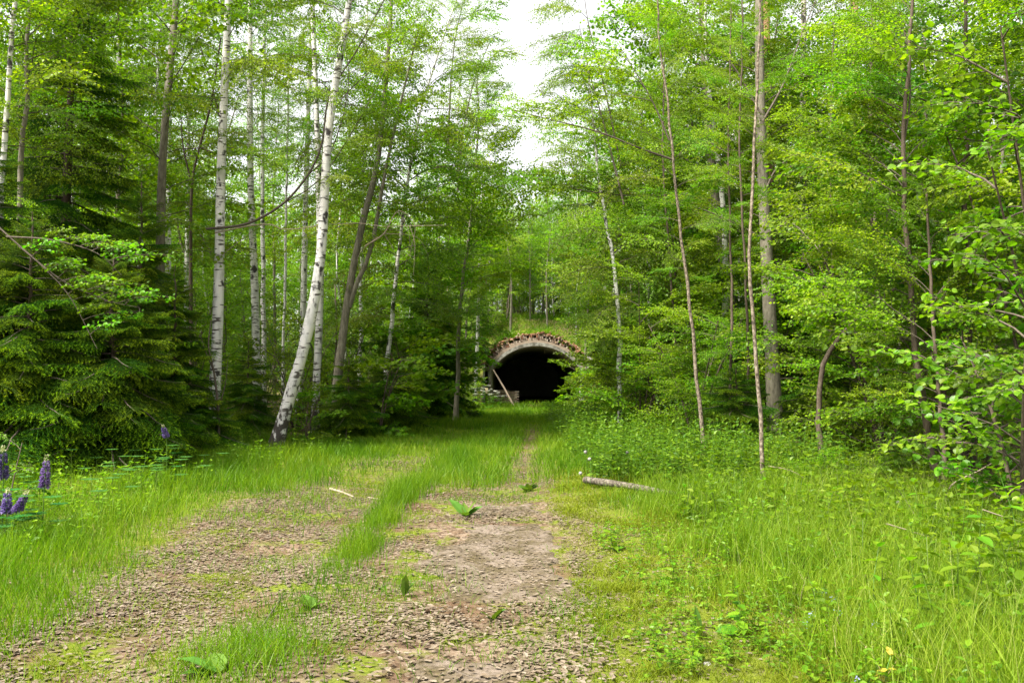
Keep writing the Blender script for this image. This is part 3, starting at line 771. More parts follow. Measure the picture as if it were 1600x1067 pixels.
# bent bare stems hung between the birches
def bare(name, label, cat, pts, d, r, mat=M_twig, side=(), dd=0.0, leaf=None):
    Q = np.array([pix(px, py, d + dd * i) for i, (px, py) in enumerate(pts)])
    b = Q[0].copy()
    mb = MB(); P = catmull(Q - b, 5 * len(pts)); rr = np.linspace(r, r * .3, len(P))
    mb.tube(P, rr, 6)
    t = thing(name, label, cat, b)
    link('stem', mb.mesh('stem', [mat]), t)
    for s_ in side:
        q = np.array([pix(px, py, d) for px, py in s_]) - b
        m2 = MB(); p2 = catmull(q, 4 * len(s_)); m2.tube(p2, np.linspace(r * .45, r * .12, len(p2)), 4)
        link('twig', m2.mesh('twig', [mat]), t)
    if leaf:
        for k in range(leaf[1]):
            f = .45 + .55 * k / leaf[1]; p = P[int(f * (len(P) - 1))]
            link('branch', LIB[leaf[0]][k % len(LIB[leaf[0]])][0], t, LRS(p, k * 2.3, .4, 0, leaf[2] * random.uniform(.7, 1.1)))
    return t
bare('bent_willow', 'dark bare stem bending up from the thick birch past the leaning birch', 'willow', [(322, 358), (385, 350), (440, 320), (480, 275), (503, 225), (515, 150), (560, 75), (600, 0), (640, -80)], 19.85, .034, M_twig,
     [[(440, 320), (500, 280), (560, 190), (640, 45), (700, 0)], [(503, 225), (530, 160), (590, 100), (635, 40)], [(480, 275), (520, 230), (545, 120), (520, 0)]], leaf=('alder', 6, .7))
bare('bare_branch', 'pale dead branch hanging level across the birches at mid height', 'branch', [(336, 364), (390, 353), (424, 351), (440, 358), (470, 357), (505, 352), (560, 349), (600, 354), (640, 353)], 19.8, .017, M_dry,
     [[(345, 400), (390, 365), (440, 330), (490, 292)], [(640, 353), (700, 352)], [(640, 353), (648, 380), (646, 430)]])
bare('bare_branch', 'tangle of thin dry twigs drooping right of the forked grey tree', 'branch', [(570, 385), (600, 365), (622, 330), (648, 352), (640, 400)], 22.5, .02, M_dry,
     [[(600, 365), (618, 400), (612, 440)], [(622, 330), (640, 370), (632, 420)], [(590, 370), (560, 400), (566, 440)], [(600, 365), (650, 370), (670, 400)]])
bare('bare_sapling', 'bare crooked sapling standing against the foot of the thick white birch', 'sapling', [(342, 712), (341, 640), (334, 580), (326, 540), (330, 500)], 17.2, .035, M_twig, [[(341, 640), (352, 600), (356, 560)], [(334, 580), (318, 540), (312, 515)]])
bare('bare_sapling', 'dark leafless sapling with forked top left of the thick white birch', 'sapling', [(300, 640), (298, 420), (300, 290), (312, 230), (330, 160), (345, 60)], 22, .06, M_brown, [[(300, 290), (285, 220), (282, 120)], [(312, 230), (345, 240), (345, 190), (310, 60), (300, 0)]], leaf=('birch', 8, .7))
# right side
def rtree(label, pts, d, H, r0, r1, nb, h0, lmax, seed, bark, libn='alder', elev=(.1, .8), name='alder_tree', cat='alder', noface=True):
    b, Q = pixpath(pts, d, H)
    return broadleaf(name, label, cat, b, Q, r0, r1, bark, libn, nb, h0, lmax, elev, seed, noface=noface)
def suckers(t, n, sc, seed):
    g = np.random.default_rng(seed); tr = t.children[0]; co = np.array([v.co for v in tr.data.vertices]); top = co[:, 2].max()
    for k in range(n):
        h = g.uniform(.12, .5) * top; i = np.argmin(abs(co[:, 2] - h)); p = co[i]
        link('branch', LIB['alder'][k % 6][0], t, LRS(p, g.uniform(0, 6.28), g.uniform(.2, .7), 0, sc * g.uniform(.5, 1.2)))
rtree('thick grey trunk standing upright right of the track behind two thin saplings', [(1213, 668), (1205, 540), (1198, 400), (1189, 200), (1186, 0)], 21.5, 16, .20, .07, 44, 4.4, 1.3, 31, M_grey)
rtree('grey trunk leaning left, hidden at mid height by leaves, right woods', [(1160, 650), (1146, 500), (1130, 400), (1113, 270), (1100, 60)], 25, 17, .21, .08, 50, 4, 1.6, 32, M_grey, name='aspen_tree', cat='aspen')
rtree('pinkish brown bent sapling stem, the nearer to the track of two', [(1103, 727), (1092, 620), (1078, 480), (1060, 330), (1046, 190), (1032, 80)], 16, 9, .042, .016, 30, 3.2, .55, 33, M_sapling, name='alder_sapling', cat='sapling')
rtree('straight thin tan sapling right of the bent one, in front of the grey trunk', [(1194, 778), (1187, 650), (1177, 500), (1171, 400), (1180, 200), (1186, 60)], 12.0, 8, .033, .014, 26, 4.0, .33, 34, M_sapling, name='alder_sapling', cat='sapling')
rtree('sapling with dark slender stem curving left near the right edge', [(1474, 785), (1452, 690), (1432, 560), (1420, 420), (1412, 300), (1414, 150), (1424, 40)], 11.4, 8, .052, .016, 52, 1.6, .7, 35, M_brown, name='alder_sapling', cat='sapling')
rtree('short stem growing beside the foot of the dark curved sapling', [(1478, 830), (1476, 720), (1470, 650), (1462, 560)], 11.0, 4, .035, .014, 22, 1.0, .7, 36, M_brown, name='alder_sapling', cat='sapling')
birch('rosy barked birch right of the thick grey trunk, bare to mid height', [(1266, 650), (1264, 560), (1257, 400), (1254, 260), (1256, 0)], 25, 17, .14, .06, 26, 7, 1.15, 37, M_birch_old)
birch('mottled birch stem between the leaning grey trunk and thick grey trunk', [(1162, 640), (1156, 450), (1151, 300), (1146, 100)], 33, 18, .13, .05, 24, 7.5, 1.15, 38)
birch('small birch leaning left beside the spruce on the right of the track', [(1030, 640), (1020, 560), (1014, 460), (1008, 330), (1002, 180)], 26, 12, .09, .03, 26, 3.6, 1.0, 39)
rtree('reddish pine trunk just behind the thick grey trunk', [(1214, 640), (1210, 450), (1205, 300), (1200, 120)], 29, 19, .17, .10, 20, 9, 1.2, 40, M_pine, 'faralder', name='pine_tree', cat='pine')
rtree('far pine with orange bark showing at the top right', [(1342, 600), (1340, 300), (1336, 0)], 36, 22, .2, .12, 22, 9, 1.2, 41, M_pine, 'faralder', name='pine_tree', cat='pine')
for lab, px0, px1, d, r in [('slim grey stem just left of the reddish pine, right woods', 1168, 1160, 18, .035), ('slim stem halfway between bent sapling and tan sapling', 1138, 1142, 19, .04), ('slim grey stem right of the rosy birch', 1296, 1302, 20, .045),
        ('dark slim stem between bent hazel and curved sapling', 1372, 1362, 16, .04), ('slim brown stem left of the bent sapling foot', 1058, 1040, 22, .045), ('dim slim stem deep behind the curved sapling', 1405, 1398, 21, .05),
        ('slim leaning stem at the far right, behind the hazel', 1545, 1570, 15, .04)]:
    rtree(lab, [(px0, 690), ((px0 + px1) / 2 + 3, 480), (px1 - 4, 250), (px1, 50)], d, 10, r, .014, 26, 4.2, .6, int(px0), M_grey if px0 % 2 else M_brown, name='alder_sapling', cat='sapling')
b, Q = pixpath([(1292, 756), (1280, 680), (1281, 610), (1297, 550), (1345, 492), (1398, 452), (1440, 425), (1500, 380)], 14.2, 0)
t = thing('hazel_tree', 'dark hazel stem that bends sharply to the right over the shrubs', 'hazel', b)
me, P, r = trunk_mesh(Q, .06, .02, M_brown, 8, .1); link('trunk', me, t)
for k in range(9):
    p = P[12 + k]; link('branch', LIB['alder'][k % 6][0], t, LRS(p, k * 2.1, .5, 0, random.uniform(.25, .45)))
def ft(label, px, d, H, r0, nb, h0, lmax, seed, bark=M_grey, libn='alder', name='alder_tree', cat='alder', lx=0, elev=(.05, .8)):
    """a leafy tree known by its crown: photo column and distance"""
    x = (px - 800) / F * d; g = np.random.default_rng(seed)
    Q = np.array([(0, 0, -.12), (lx * .2 + g.normal(0, .1), g.normal(0, .1), H * .35), (lx * .6 + g.normal(0, .15), g.normal(0, .15), H * .7), (lx, 0, H)])
    return broadleaf(name, label, cat, (x, d, float(gh(x, d))), Q, r0, .02, bark, libn, nb, h0, lmax, elev, seed)
ft('leafy young alder filling the gap right of the bent hazel stem', 1375, 15.5, 9, .05, 44, 2.4, .62, 51, M_sapling)
ft('lime tree with darker broad leaves at the upper right', 1520, 12.8, 9, .06, 44, 2.0, 1.15, 52, M_brown, 'lime', 'lime_tree', 'lime')
ft('alder cut by the right photo edge with bright leaves high up', 1640, 11.5, 9, .06, 48, 1.8, 1.1, 53, M_brown)
ft('lime tree with wide dark crown behind the curved sapling', 1450, 17, 11, .08, 44, 2.4, 1.0, 54, M_grey, 'lime', 'lime_tree', 'lime')
ft('airy birch whose crown makes the right side of the sky gap', 968, 23, 11, .08, 54, 2.6, 1.0, 55, M_birch, 'birch', 'birch_tree', 'birch', -.9)
ft('leafy alder above the bushy tunnel spruce', 975, 34, 10, .09, 50, 2.5, 1.4, 56, lx=-.6)
ft('alder whose hanging leaves make the left side of the sky gap', 712, 31, 13, .10, 60, 2.5, 1.35, 57, lx=.8)
ft('birch with drooping twigs left of the sky gap, before the alder', 598, 27, 14, .09, 60, 3.4, 1.5, 58, M_birch, 'birch', 'birch_tree', 'birch', 2.4)
ft('leafy alder at the left tunnel shoulder hanging over the arch', 730, 45, 11, .10, 40, 5.2, 1.2, 59)
ft('leafy alder at the right tunnel shoulder hanging over the arch', 918, 46, 10, .10, 40, 5.0, 1.2, 60)
ft('rowan with dense foliage low between the tunnel spruces', 1045, 24, 6.5, .06, 44, 1.2, 1.0, 61, M_brown)
ft('leafy aspen crown high over the leftmost spruces', 40, 16.5, 12, .09, 40, 5.8, 1.0, 62)
ft('birch crown hanging between the tall spruce and thick birch', 250, 24, 13, .09, 56, 3.5, 1.2, 63, M_birch, 'birch', 'birch_tree', 'birch')
ft('alder leafing behind the leaning birch and thick birch', 430, 42, 15, .10, 46, 3.0, 1.4, 64)
ft('alder crown left of the forked grey tree', 540, 44, 15, .10, 46, 3.0, 1.4, 65)
ft('alder over the spruce behind the bent hazel stem', 1285, 25, 11, .08, 50, 2.6, 1.0, 66)
ft('young lime tree behind the bent sapling stem', 1085, 27, 11, .08, 50, 2.4, 1.3, 67, M_grey, 'lime', 'lime_tree', 'lime')
byl = {o['label']: o for o in COL.objects if o.get('label')}
def limb(label, pts, d, r, libn='alder', n=5, sc=.6, dd=0.0):
    """a limb seen dark against the leaves, part of the named tree"""
    t = byl[label]; b = np.array(t.location)
    Q = np.array([pix(px, py, d + dd * i) for i, (px, py) in enumerate(pts)]) - b
    P = catmull(Q, 5 * len(pts)); mb = MB(); mb.tube(P, np.linspace(r, r * .25, len(P)), 6); link('limb', mb.mesh('limb', [M_twig]), t)
    for k in range(n):
        f = .4 + .6 * k / n; i = int(f * (len(P) - 1)); dv = P[min(i + 1, len(P) - 1)] - P[i - 1]
        link('branch', LIB[libn][k % len(LIB[libn])][0], t, LRS(P[i], math.atan2(dv[1], dv[0]) + (.7 if k % 2 else -.7), .15, 0, sc * random.uniform(.7, 1.1)))
LB = 'pinkish brown bent sapling stem, the nearer to the track of two'
LG = 'thick grey trunk standing upright right of the track behind two thin saplings'
LA = 'grey trunk leaning left, hidden at mid height by leaves, right woods'
for pts in ([(-30, 330), (20, 375), (70, 420), (110, 465), (152, 545)], [(10, 370), (80, 375), (150, 395), (190, 430)], [(30, 385), (100, 440), (170, 470), (215, 480)]):
    limb('thin birch at the far left edge rising in front of the spruces', pts, 13.2, .016, 'hazel', 9, .62)
AL = 'alder whose hanging leaves make the left side of the sky gap'
limb(AL, [(715, 300), (722, 220), (740, 130), (768, 60)], 30, .04, n=6, sc=.6)
limb(AL, [(700, 240), (705, 120), (715, 40), (735, -30)], 29, .04, n=7, sc=.7)
BR = 'airy birch whose crown makes the right side of the sky gap'
limb(BR, [(975, 320), (945, 200), (920, 110), (905, 40)], 22, .03, 'birch', 7, .55)
limb(BR, [(970, 260), (945, 140), (920, 40), (910, -30)], 22.5, .03, 'birch', 7, .6)
limb(LB, [(1052, 250), (1000, 232), (940, 208), (880, 192), (800, 172)], 16, .022, n=7, sc=.55)
limb(LB, [(1046, 220), (1020, 160), (985, 100), (960, 60)], 16, .018)
limb(LA, [(1116, 330), (1060, 308), (980, 306), (900, 296), (840, 280)], 23.5, .04, n=7, sc=.8)
limb(LA, [(1116, 290), (1080, 255), (1040, 230), (1000, 190)], 24, .035, sc=.8)
limb(LA, [(1100, 120), (1060, 60), (1020, 20)], 24, .035, sc=.8)
for l_ in (LB, 'straight thin tan sapling right of the bent one, in front of the grey trunk', LG): suckers(byl[l_], 18, .2, len(l_))
limb(LG, [(1195, 375), (1150, 350), (1090, 325), (1040, 318)], 21, .03, sc=.7)
limb(LG, [(1198, 365), (1240, 345), (1300, 338), (1360, 330)], 21, .032, sc=.7)
limb(LG, [(1192, 190), (1225, 130), (1250, 60), (1275, 0)], 21.2, .035, sc=.7)
limb(LG, [(1190, 180), (1150, 110), (1110, 60), (1080, 0)], 21.2, .03, sc=.7)
limb(LG, [(1195, 300), (1215, 262), (1255, 235), (1300, 190)], 21, .03, sc=.7)
limb('sapling with dark slender stem curving left near the right edge', [(1414, 215), (1422, 150), (1418, 80), (1405, 20)], 11.4, .014, sc=.5)
# spruces
def sp(label, px, d, H, r0, lmax, nb, seed, **k):
    x = (px - 800) / F * d; return spruce(label, (x, d, float(gh(x, d))), H, r0, lmax, nb, seed, **k)
sp('tallest dark spruce at the left with its top out of the picture', 92, 18.5, 13, .16, 2.4, 120, 1, h0=.5, lean=(.25, 0))
sp('young spruce with pointed top reaching a third of the way down the photo, left woods', 216, 17.2, 5.6, .075, 1.7, 95, 2)
sp('broad low spruce in front of the thick white birch, tips bright green', 272, 17.0, 3.9, .06, 1.1, 80, 3)
sp('spruce cut by the left edge of the photo with drooping dark boughs', -35, 14.6, 6.0, .09, 2.1, 95, 4)
sp('low spruce at the front of the left spruce row above the lupins', 120, 15.2, 2.9, .05, 1.5, 70, 5)
sp('tiny spruce tucked between the low spruce and the thick birch foot', 240, 15.6, 2.0, .04, 1.2, 50, 6)
sp('dark spruce with hidden trunk behind the leftmost spruces', 20, 21, 9, .12, 2.2, 100, 7)
sp('spruce with wide low boughs between the front spruce and young pointed one', 175, 14.6, 3.7, .06, 1.7, 80, 17)
sp('spruce filling the left edge above the front row', 45, 14.2, 4.4, .07, 1.8, 85, 18)
sp('small spruce whose boughs touch the foot of the thick white birch', 322, 17.2, 1.4, .03, .9, 45, 19)
sp('small spruce beside the forked grey tree, left of the track', 545, 23.5, 2.2, .04, 1.1, 50, 8)
sp('small round spruce at the left grass edge below the maple bush', 612, 25.5, 2.4, .045, 1.3, 55, 9)
sp('narrow dark spruce between thick birch and leaning birch', 388, 23, 2.6, .05, .9, 60, 10)
sp('dark spruce standing behind the maple bush on the left of the track', 668, 33, 6.5, .09, 2.0, 90, 11)
sp('bushy spruce just right of the tunnel mouth', 962, 35, 5.0, .08, 1.7, 90, 12)
sp('spruce behind the nettle patch, right of the bushy tunnel spruce', 1008, 27, 3.6, .06, 1.5, 70, 13)
sp('small low spruce between the two thin saplings on the right', 1150, 17.5, 1.8, .035, 1.1, 50, 14)
sp('spruce in the right woods behind the bent hazel stem', 1330, 18.5, 4.2, .07, 1.6, 80, 15)
sp('spruce hidden deep behind the thick grey trunk', 1250, 24, 5.0, .08, 1.7, 80, 16)
# maple-like bush on the left and hazel shrubs at the right
def shrub(name, label, cat, px, d, libn, nst, H, nb, sc, seed, spread=.6, group=None, stemr=.03):
    g = np.random.default_rng(seed); x = (px - 800) / F * d
    t = thing(name, label, cat, (x, d, float(gh(x, d))), group)
    for s_ in range(nst):
        a = g.uniform(0, 6.28); top = np.array((math.cos(a) * spread * H * .5, math.sin(a) * spread * H * .5, H * g.uniform(.7, 1)))
        P = catmull([(0, 0, -.08), tuple(top * .4 + np.array((0, 0, .1 * H))), tuple(top)], 8)
        mb = MB(); mb.tube(P, np.linspace(stemr, stemr * .3, 8), 6); link('stem', mb.mesh('stem', [M_brown]), t)
        for k in range(nb):
            f = (k + .7) / nb; p = np.array([np.interp(f, np.linspace(0, 1, 8), P[:, c]) for c in range(3)])
            link('branch', LIB[libn][g.integers(len(LIB[libn]))][0], t, LRS(p, a + k * 2.4 + g.normal(0, .4), g.uniform(-.05, .5), g.normal(0, .25), sc * g.uniform(.7, 1.2)))
    return t
shrub('maple_shrub', 'maple shrub with broad bright leaves standing left of the grassy track', 'maple', 640, 28.5, 'maple', 4, 3.8, 8, 1.05, 1)
shrub('maple_shrub', 'low maple with bright leaves before the forked grey tree', 'maple', 592, 24.3, 'maple', 3, 2.3, 6, .75, 13)
shrub('maple_shrub', 'maple shrub lit at the left grass edge near the cow parsley', 'maple', 690, 35, 'maple', 4, 3.2, 7, 1.05, 14)
shrub('maple_shrub', 'small bright maple growing at the back of the leaning birch foot', 'maple', 478, 21, 'maple', 2, 1.4, 5, .55, 2)
shrub('maple_shrub', 'tall maple with big soft leaves high behind the forked grey tree', 'maple', 655, 34, 'maple', 5, 8.5, 11, 1.3, 3, .35)
shrub('maple_shrub', 'leafy shrub spreading its boughs across the right half of the tunnel mouth', 'maple', 925, 44, 'maple', 4, 3.0, 6, 1.2, 4, .9)
shrub('hazel_shrub', 'big leaved hazel shrub at the right edge of the photo', 'hazel', 1590, 9.0, 'hazel', 6, 3.0, 10, .95, 5, .9)
shrub('hazel_shrub', 'hazel shrub with pale lit leaves in the dark right woods', 'hazel', 1520, 12.2, 'hazel', 5, 2.6, 8, .9, 6, .9)
shrub('hazel_shrub', 'tall hazel behind the shrub at the right edge', 'hazel', 1640, 10.5, 'hazel', 6, 5.6, 12, 1.0, 7, .6)
shrub('alder_shrub', 'leafy shrub rising between the curved sapling and the hazel stem', 'shrub', 1380, 15.0, 'alder', 6, 4.4, 10, .8, 8, .7)
shrub('alder_shrub', 'leafy shrub behind the two thin saplings at the right', 'shrub', 1085, 20.0, 'alder', 5, 3.2, 8, .6, 9, .7)
shrub('alder_shrub', 'airy shrub over the nettles, right of the tunnel spruce', 'shrub', 1000, 23.0, 'alder', 5, 4.4, 9, .8, 10, .7)
shrub('elder_shrub', 'small round leaved shrub rising behind the leftmost lupin', 'shrub', 14, 9.0, 'hazel', 3, .95, 4, .38, 12, .6, stemr=.012)

# ------------------------------------------------------------------ background wood
def proto(name, libn, H, r0, bark, nb, h0, lmax, elev, seed, leafm=None):
    g = np.random.default_rng(seed)
    path = [(0, 0, -.3), (g.normal(0, .15), g.normal(0, .15), H * .35), (g.normal(0, .3), g.normal(0, .3), H * .7), (g.normal(0, .4), g.normal(0, .4), H)]
    me, P, r = trunk_mesh(path, r0, .03, bark, 7, seed=seed)
    mb = MB(); az = 0; L = [l[1] for l in LIB[libn]]
    for i in range(nb):
        f = (i + g.uniform(.1, .9)) / nb; h = h0 + (H - h0) * f * .99
        p = np.array([np.interp(h, P[:, 2], P[:, c]) for c in range(3)]); az += 2.4 + g.normal(0, .5)
        prof = (.5 + .5 * math.sin(min(1, f * 2) * math.pi / 2)) * (1 - .75 * max(0, f - .4) / .6)
        M = LRS(p, az, elev[0] + (elev[1] - elev[0]) * f + g.normal(0, .15), g.normal(0, .3), lmax * prof * g.uniform(.75, 1.15))
        mb.addmb(L[g.integers(len(L))], M)
    leafm = leafm or (M_birch_leaf if 'birch' in libn else M_alder_leaf)
    return me, mb.mesh('crown', [M_twig, leafm])
def proto_spruce(H, r0, lmax, nb, seed):
    g = np.random.default_rng(seed)
    me, P, r = trunk_mesh([(0, 0, -.3), (0, 0, H * .5), (.05, 0, H)], r0, .012, M_brown, 7, seed=seed)
    mb = MB(); az = 0
    for i in range(nb):
        f = (i + .5) / nb; h = .8 + (H * .985 - .8) * f; az += 2.4 + g.normal(0, .35)
        L_ = lmax * (1 - f) ** .75 * g.uniform(.7, 1.1) + .15
        mb.addmb(FARB[g.integers(3)][1], LRS((0, 0, h), az, -.12 + .75 * f ** 2 + g.normal(0, .12), g.normal(0, .15), L_ / 1.5))
    return me, mb.mesh('crown', [M_twig, M_spruce, M_spruce_tip])
def proto_bush(H, n, sc, seed):
    g = np.random.default_rng(seed); mb = MB(); st = MB(); L = [l[1] for l in LIB['bush']]
    for s_ in range(5):
        a = g.uniform(0, 6.28); top = np.array((math.cos(a) * H * .35, math.sin(a) * H * .35, H * g.uniform(.65, .95)))
        P = catmull([(0, 0, -.15), tuple(top * .45 + np.array((0, 0, .1 * H))), tuple(top)], 6); st.tube(P, np.linspace(.03, .01, 6), 5)
        for k in range(n):
            p = P[min(5, int((k + 1) / n * 5))]
            mb.addmb(L[g.integers(4)], LRS(p, a + 2.4 * k + g.normal(0, .4), g.uniform(-.1, .7), 0, sc * g.uniform(.7, 1.2)))
    return st.mesh('stems', [M_brown]), mb.mesh('crown', [M_twig, M_alder_leaf])
PROT = {
    'sapling': [proto('sapling', 'faralder', 7, .05, M_sapling, 34, .9, .8, (.1, .8), 21), proto('sapling', 'faralder', 5.5, .04, M_sapling, 30, .7, .7, (.1, .8), 22, M_dark_leaf), proto('sapling', 'farbirch', 7.5, .05, M_birch, 36, 1.0, .8, (.1, .8), 23)],
    'birch': [proto('birch', 'farbirch', 17, .12, M_birch, 46, 5.5, 1.05, (.1, .7), 1), proto('birch', 'farbirch', 15, .10, M_birch, 44, 4.0, 1.0, (.1, .7), 2), proto('birch', 'farbirch', 18, .14, M_birch, 46, 7, 1.15, (.1, .7), 3)],
    'aspen': [proto('aspen', 'faralder', 16, .13, M_grey, 46, 3.5, 1.1, (.1, .8), 4), proto('aspen', 'faralder', 12, .10, M_grey, 42, 2.2, 1.0, (.1, .8), 5, M_dark_leaf), proto('alder', 'faralder', 14, .10, M_sapling, 44, 3.0, 1.05, (.1, .8), 6)],
    'spruce': [proto_spruce(8, .10, 2.0, 64, 7), proto_spruce(12, .15, 2.4, 80, 8), proto_spruce(5, .07, 1.7, 52, 9)],
    'shrub': [proto_bush(2.4, 5, .9, 10), proto_bush(3.4, 6, 1.05, 11), proto_bush(1.6, 4, .75, 12)],
}
heroes = np.array([[o.location.x, o.location.y] for o in COL.objects if o.parent is None and o.type == 'EMPTY'])
placed = []
MARKS = [(-900, 'left of the tall spruce'), (95, 'between tall spruce and thick birch'), (345, 'between thick birch and leaning birch'), (505, 'between leaning birch and maple shrub'),
         (640, 'between maple shrub and tunnel'), (752, 'above the tunnel'), (915, 'between tunnel and bent sapling'), (1070, 'between bent sapling and grey trunk'),
         (1200, 'between grey trunk and bent hazel'), (1320, 'between bent hazel and curved sapling'), (1440, 'right of the curved sapling')]
def zone(x, y):
    px = 800 + F * x / y; m = [t for p, t in MARKS if px >= p][-1]
    return ('nearest' if y < 27 else 'distant' if y < 45 else 'farthest'), m
LOOK = {'birch': ('birch_tree', 'pale birch', 'birch', 'background birches'),
        'aspen': ('aspen_tree', 'leafy tree', 'aspen', 'background leafy trees'),
        'sapling': ('leafy_sapling', 'thin sapling', 'sapling', 'background saplings'),
        'spruce': ('spruce_tree', 'dark spruce', 'spruce', 'background spruces'),
        'shrub': ('shrub', 'leafy shrub', 'shrub', 'undergrowth shrubs')}
def plant(kind, x, y, k, sc, rz, zoff=0):
    me, cr = PROT[kind][k]
    nm, lk, cat, grp = LOOK[kind]; row, mk = zone(x, y)
    size = 'short ' if sc < (.64 if mk.startswith('above') else .93) else 'tall '
    t = thing(nm, row + ' ' + size + lk + ' ' + mk, cat, (x, y, float(gh(x, y)) + zoff), grp + ' ' + mk)
    t.rotation_euler = (0, 0, rz); t.scale = (sc, sc, sc)
    if kind == 'shrub': o = link('stem', me, t); o['kind'] = 'stuff'
    else: link('trunk', me, t)
    o = link('crown', cr, t); o['kind'] = 'stuff'
    placed.append((x, y))
def ok(x, y, dmin, dh):
    if len(heroes) and (np.hypot(heroes[:, 0] - x, heroes[:, 1] - y)).min() < dh: return False
    if placed:
        pp = np.array(placed)
        if np.hypot(pp[:, 0] - x, pp[:, 1] - y).min() < dmin: return False
    return True
rr = random.Random(11)
cnt = 0
for tries in range(9000):
    y = rr.uniform(18, 95); lim = y * .66 + 4; x = rr.uniform(-lim, lim)
    if y < 52:
        if wood_l(y) - 1.2 < x < wood_r(y) + 1.4: continue
    elif abs(x - TX) < 3.4 and y < 55: continue
    if not ok(x, y, 2.0 if y < 45 else 2.5, 1.1): continue
    u = rr.random()
    inmid = abs(x / y - .012) < .06 and y > 50
    if inmid: kind, sc = ('aspen' if u < .6 else 'birch' if u < .85 else 'spruce'), rr.uniform(.5, .68) * (1 + (y - 55) * .006)
    else: kind, sc = ('birch' if u < (.5 if x < 0 else .3) else 'aspen' if u < .82 else 'spruce'), rr.uniform(.8, 1.15)
    if kind == 'spruce' and x > 0: sc *= .8
    if y < 24 and kind == 'birch': continue
    if x < 0 and y < 44 and 330 < 800 + F * x / y < 720 and rr.random() < .85: continue
    if x < 0 and y > 26 and 330 < 800 + F * x / y < 720 and (kind == 'spruce' or rr.random() < .4): continue
    if y < 23 and 1080 < 800 + F * x / y < 1320: continue
    plant(kind, x, y, rr.randrange(3), sc, rr.uniform(0, 6.28)); cnt += 1
    if cnt >= 300: break
for tries in range(400):          # young wood on the back of the mound
    y = rr.uniform(56, 78); x = TX + rr.uniform(-4.6, 4.6) * y / 56
    if not ok(x, y, 1.6, .7): continue
    plant(rr.choice(['aspen', 'aspen', 'birch']), x, y, rr.randrange(3), rr.uniform(.5, .66), rr.uniform(0, 6.28))
placed = []; cnt = 0
for tries in range(5000):
    y = rr.uniform(16, 85); lim = y * .64 + 3; x = rr.uniform(-lim, lim)
    if y < 52:
        if wood_l(y) - .9 < x < wood_r(y) + 1.1: continue
    elif abs(x - TX) < 3.4 and y < 54.2: continue
    if x < 0 and y < 24 and x > -13: continue
    if x < 0 and y < 44 and 330 < 800 + F * x / y < 700 and rr.random() < .7: continue
    if y < 22.5 and 1090 < 800 + F * x / y < 1310: continue
    if not ok(x, y, 2.3, .8): continue
    plant('sapling', x, y, rr.randrange(3), rr.uniform(.75, 1.2), rr.uniform(0, 6.28)); cnt += 1
    if cnt >= 220: break
placed = []; cnt = 0
for tries in range(5000):
    y = rr.uniform(15, 80); lim = y * .66 + 4; x = rr.uniform(-lim, lim)
    if y < 52:
        if wood_l(y) - .5 < x < wood_r(y) + .9: continue
        edge = min(abs(x - wood_l(y)), abs(x - wood_r(y)))
        if edge > 7 and rr.random() < .5: continue
    elif abs(x - TX) < 3.6 and y < 55: continue
    if x < 0 and y < 22 and x > -12: continue
    if y < 21.6 and 1140 < 800 + F * x / y < 1275: continue
    if not ok(x, y, 1.6, .7): continue
    plant('shrub', x, y, rr.randrange(3), rr.uniform(.7, 1.15), rr.uniform(0, 6.28)); cnt += 1
    if cnt >= 260: break

# where several of a kind stand between the same landmarks, say which one counting from the left
ORD = ['leftmost', 'second from left', 'third from left', 'fourth from left', 'fifth from left', 'sixth from left', 'seventh from left']
NUM = ['', '', 'two', 'three', 'four', 'five', 'six', 'seven', 'eight']
same = {}
for o in COL.objects:
    if o.parent is None and str(o.get('group', '')).startswith(('background', 'undergrowth')): same.setdefault(o['label'], []).append(o)
for lb, os_ in same.items():
    if 2 <= len(os_) <= 8:
        os_.sort(key=lambda o: o.location.x / o.location.y)
        for i, o in enumerate(os_): o['label'] = ('rightmost' if i == len(os_) - 1 else ORD[i]) + ' of ' + NUM[len(os_)] + ': ' + lb

# far wood that closes the view, one mass
mb = MB()
for k in range(90):
    a = -.75 + 1.5 * k / 89; d = rr.uniform(98, 118); x, y = math.sin(a) * d, math.cos(a) * d
    kind = rr.choice(['birch', 'aspen', 'aspen']); me, cr = PROT[kind][rr.randrange(3)]
    c = cr.copy() if False else cr
    o = None
    sc = rr.uniform(.85, 1.15) * (1.15 if abs(a) < .07 else 1)
    n = 700; H = 19 * sc
    P = np.stack([rng.normal(0, 2.0, n), rng.normal(0, 2.0, n), rng.uniform(1, H, n)], -1) + np.array((x, y, 2))
    mb.leaves(P, rng.normal(0, 1, (n, 3)), rng.normal(0, .6, (n, 3)) + np.array((0, 0, 1)), rng.uniform(.35, .7, n), rng.uniform(.3, .5, n), 0)
    mb.tube([(x, y, 1), (x, y, H)], .12, 5, 1)
o = stuff('far_wood', mb.mesh('far_wood', [M_alder_leaf, M_brown]))
o['label'] = 'far leafy woodland closing the view behind everything'

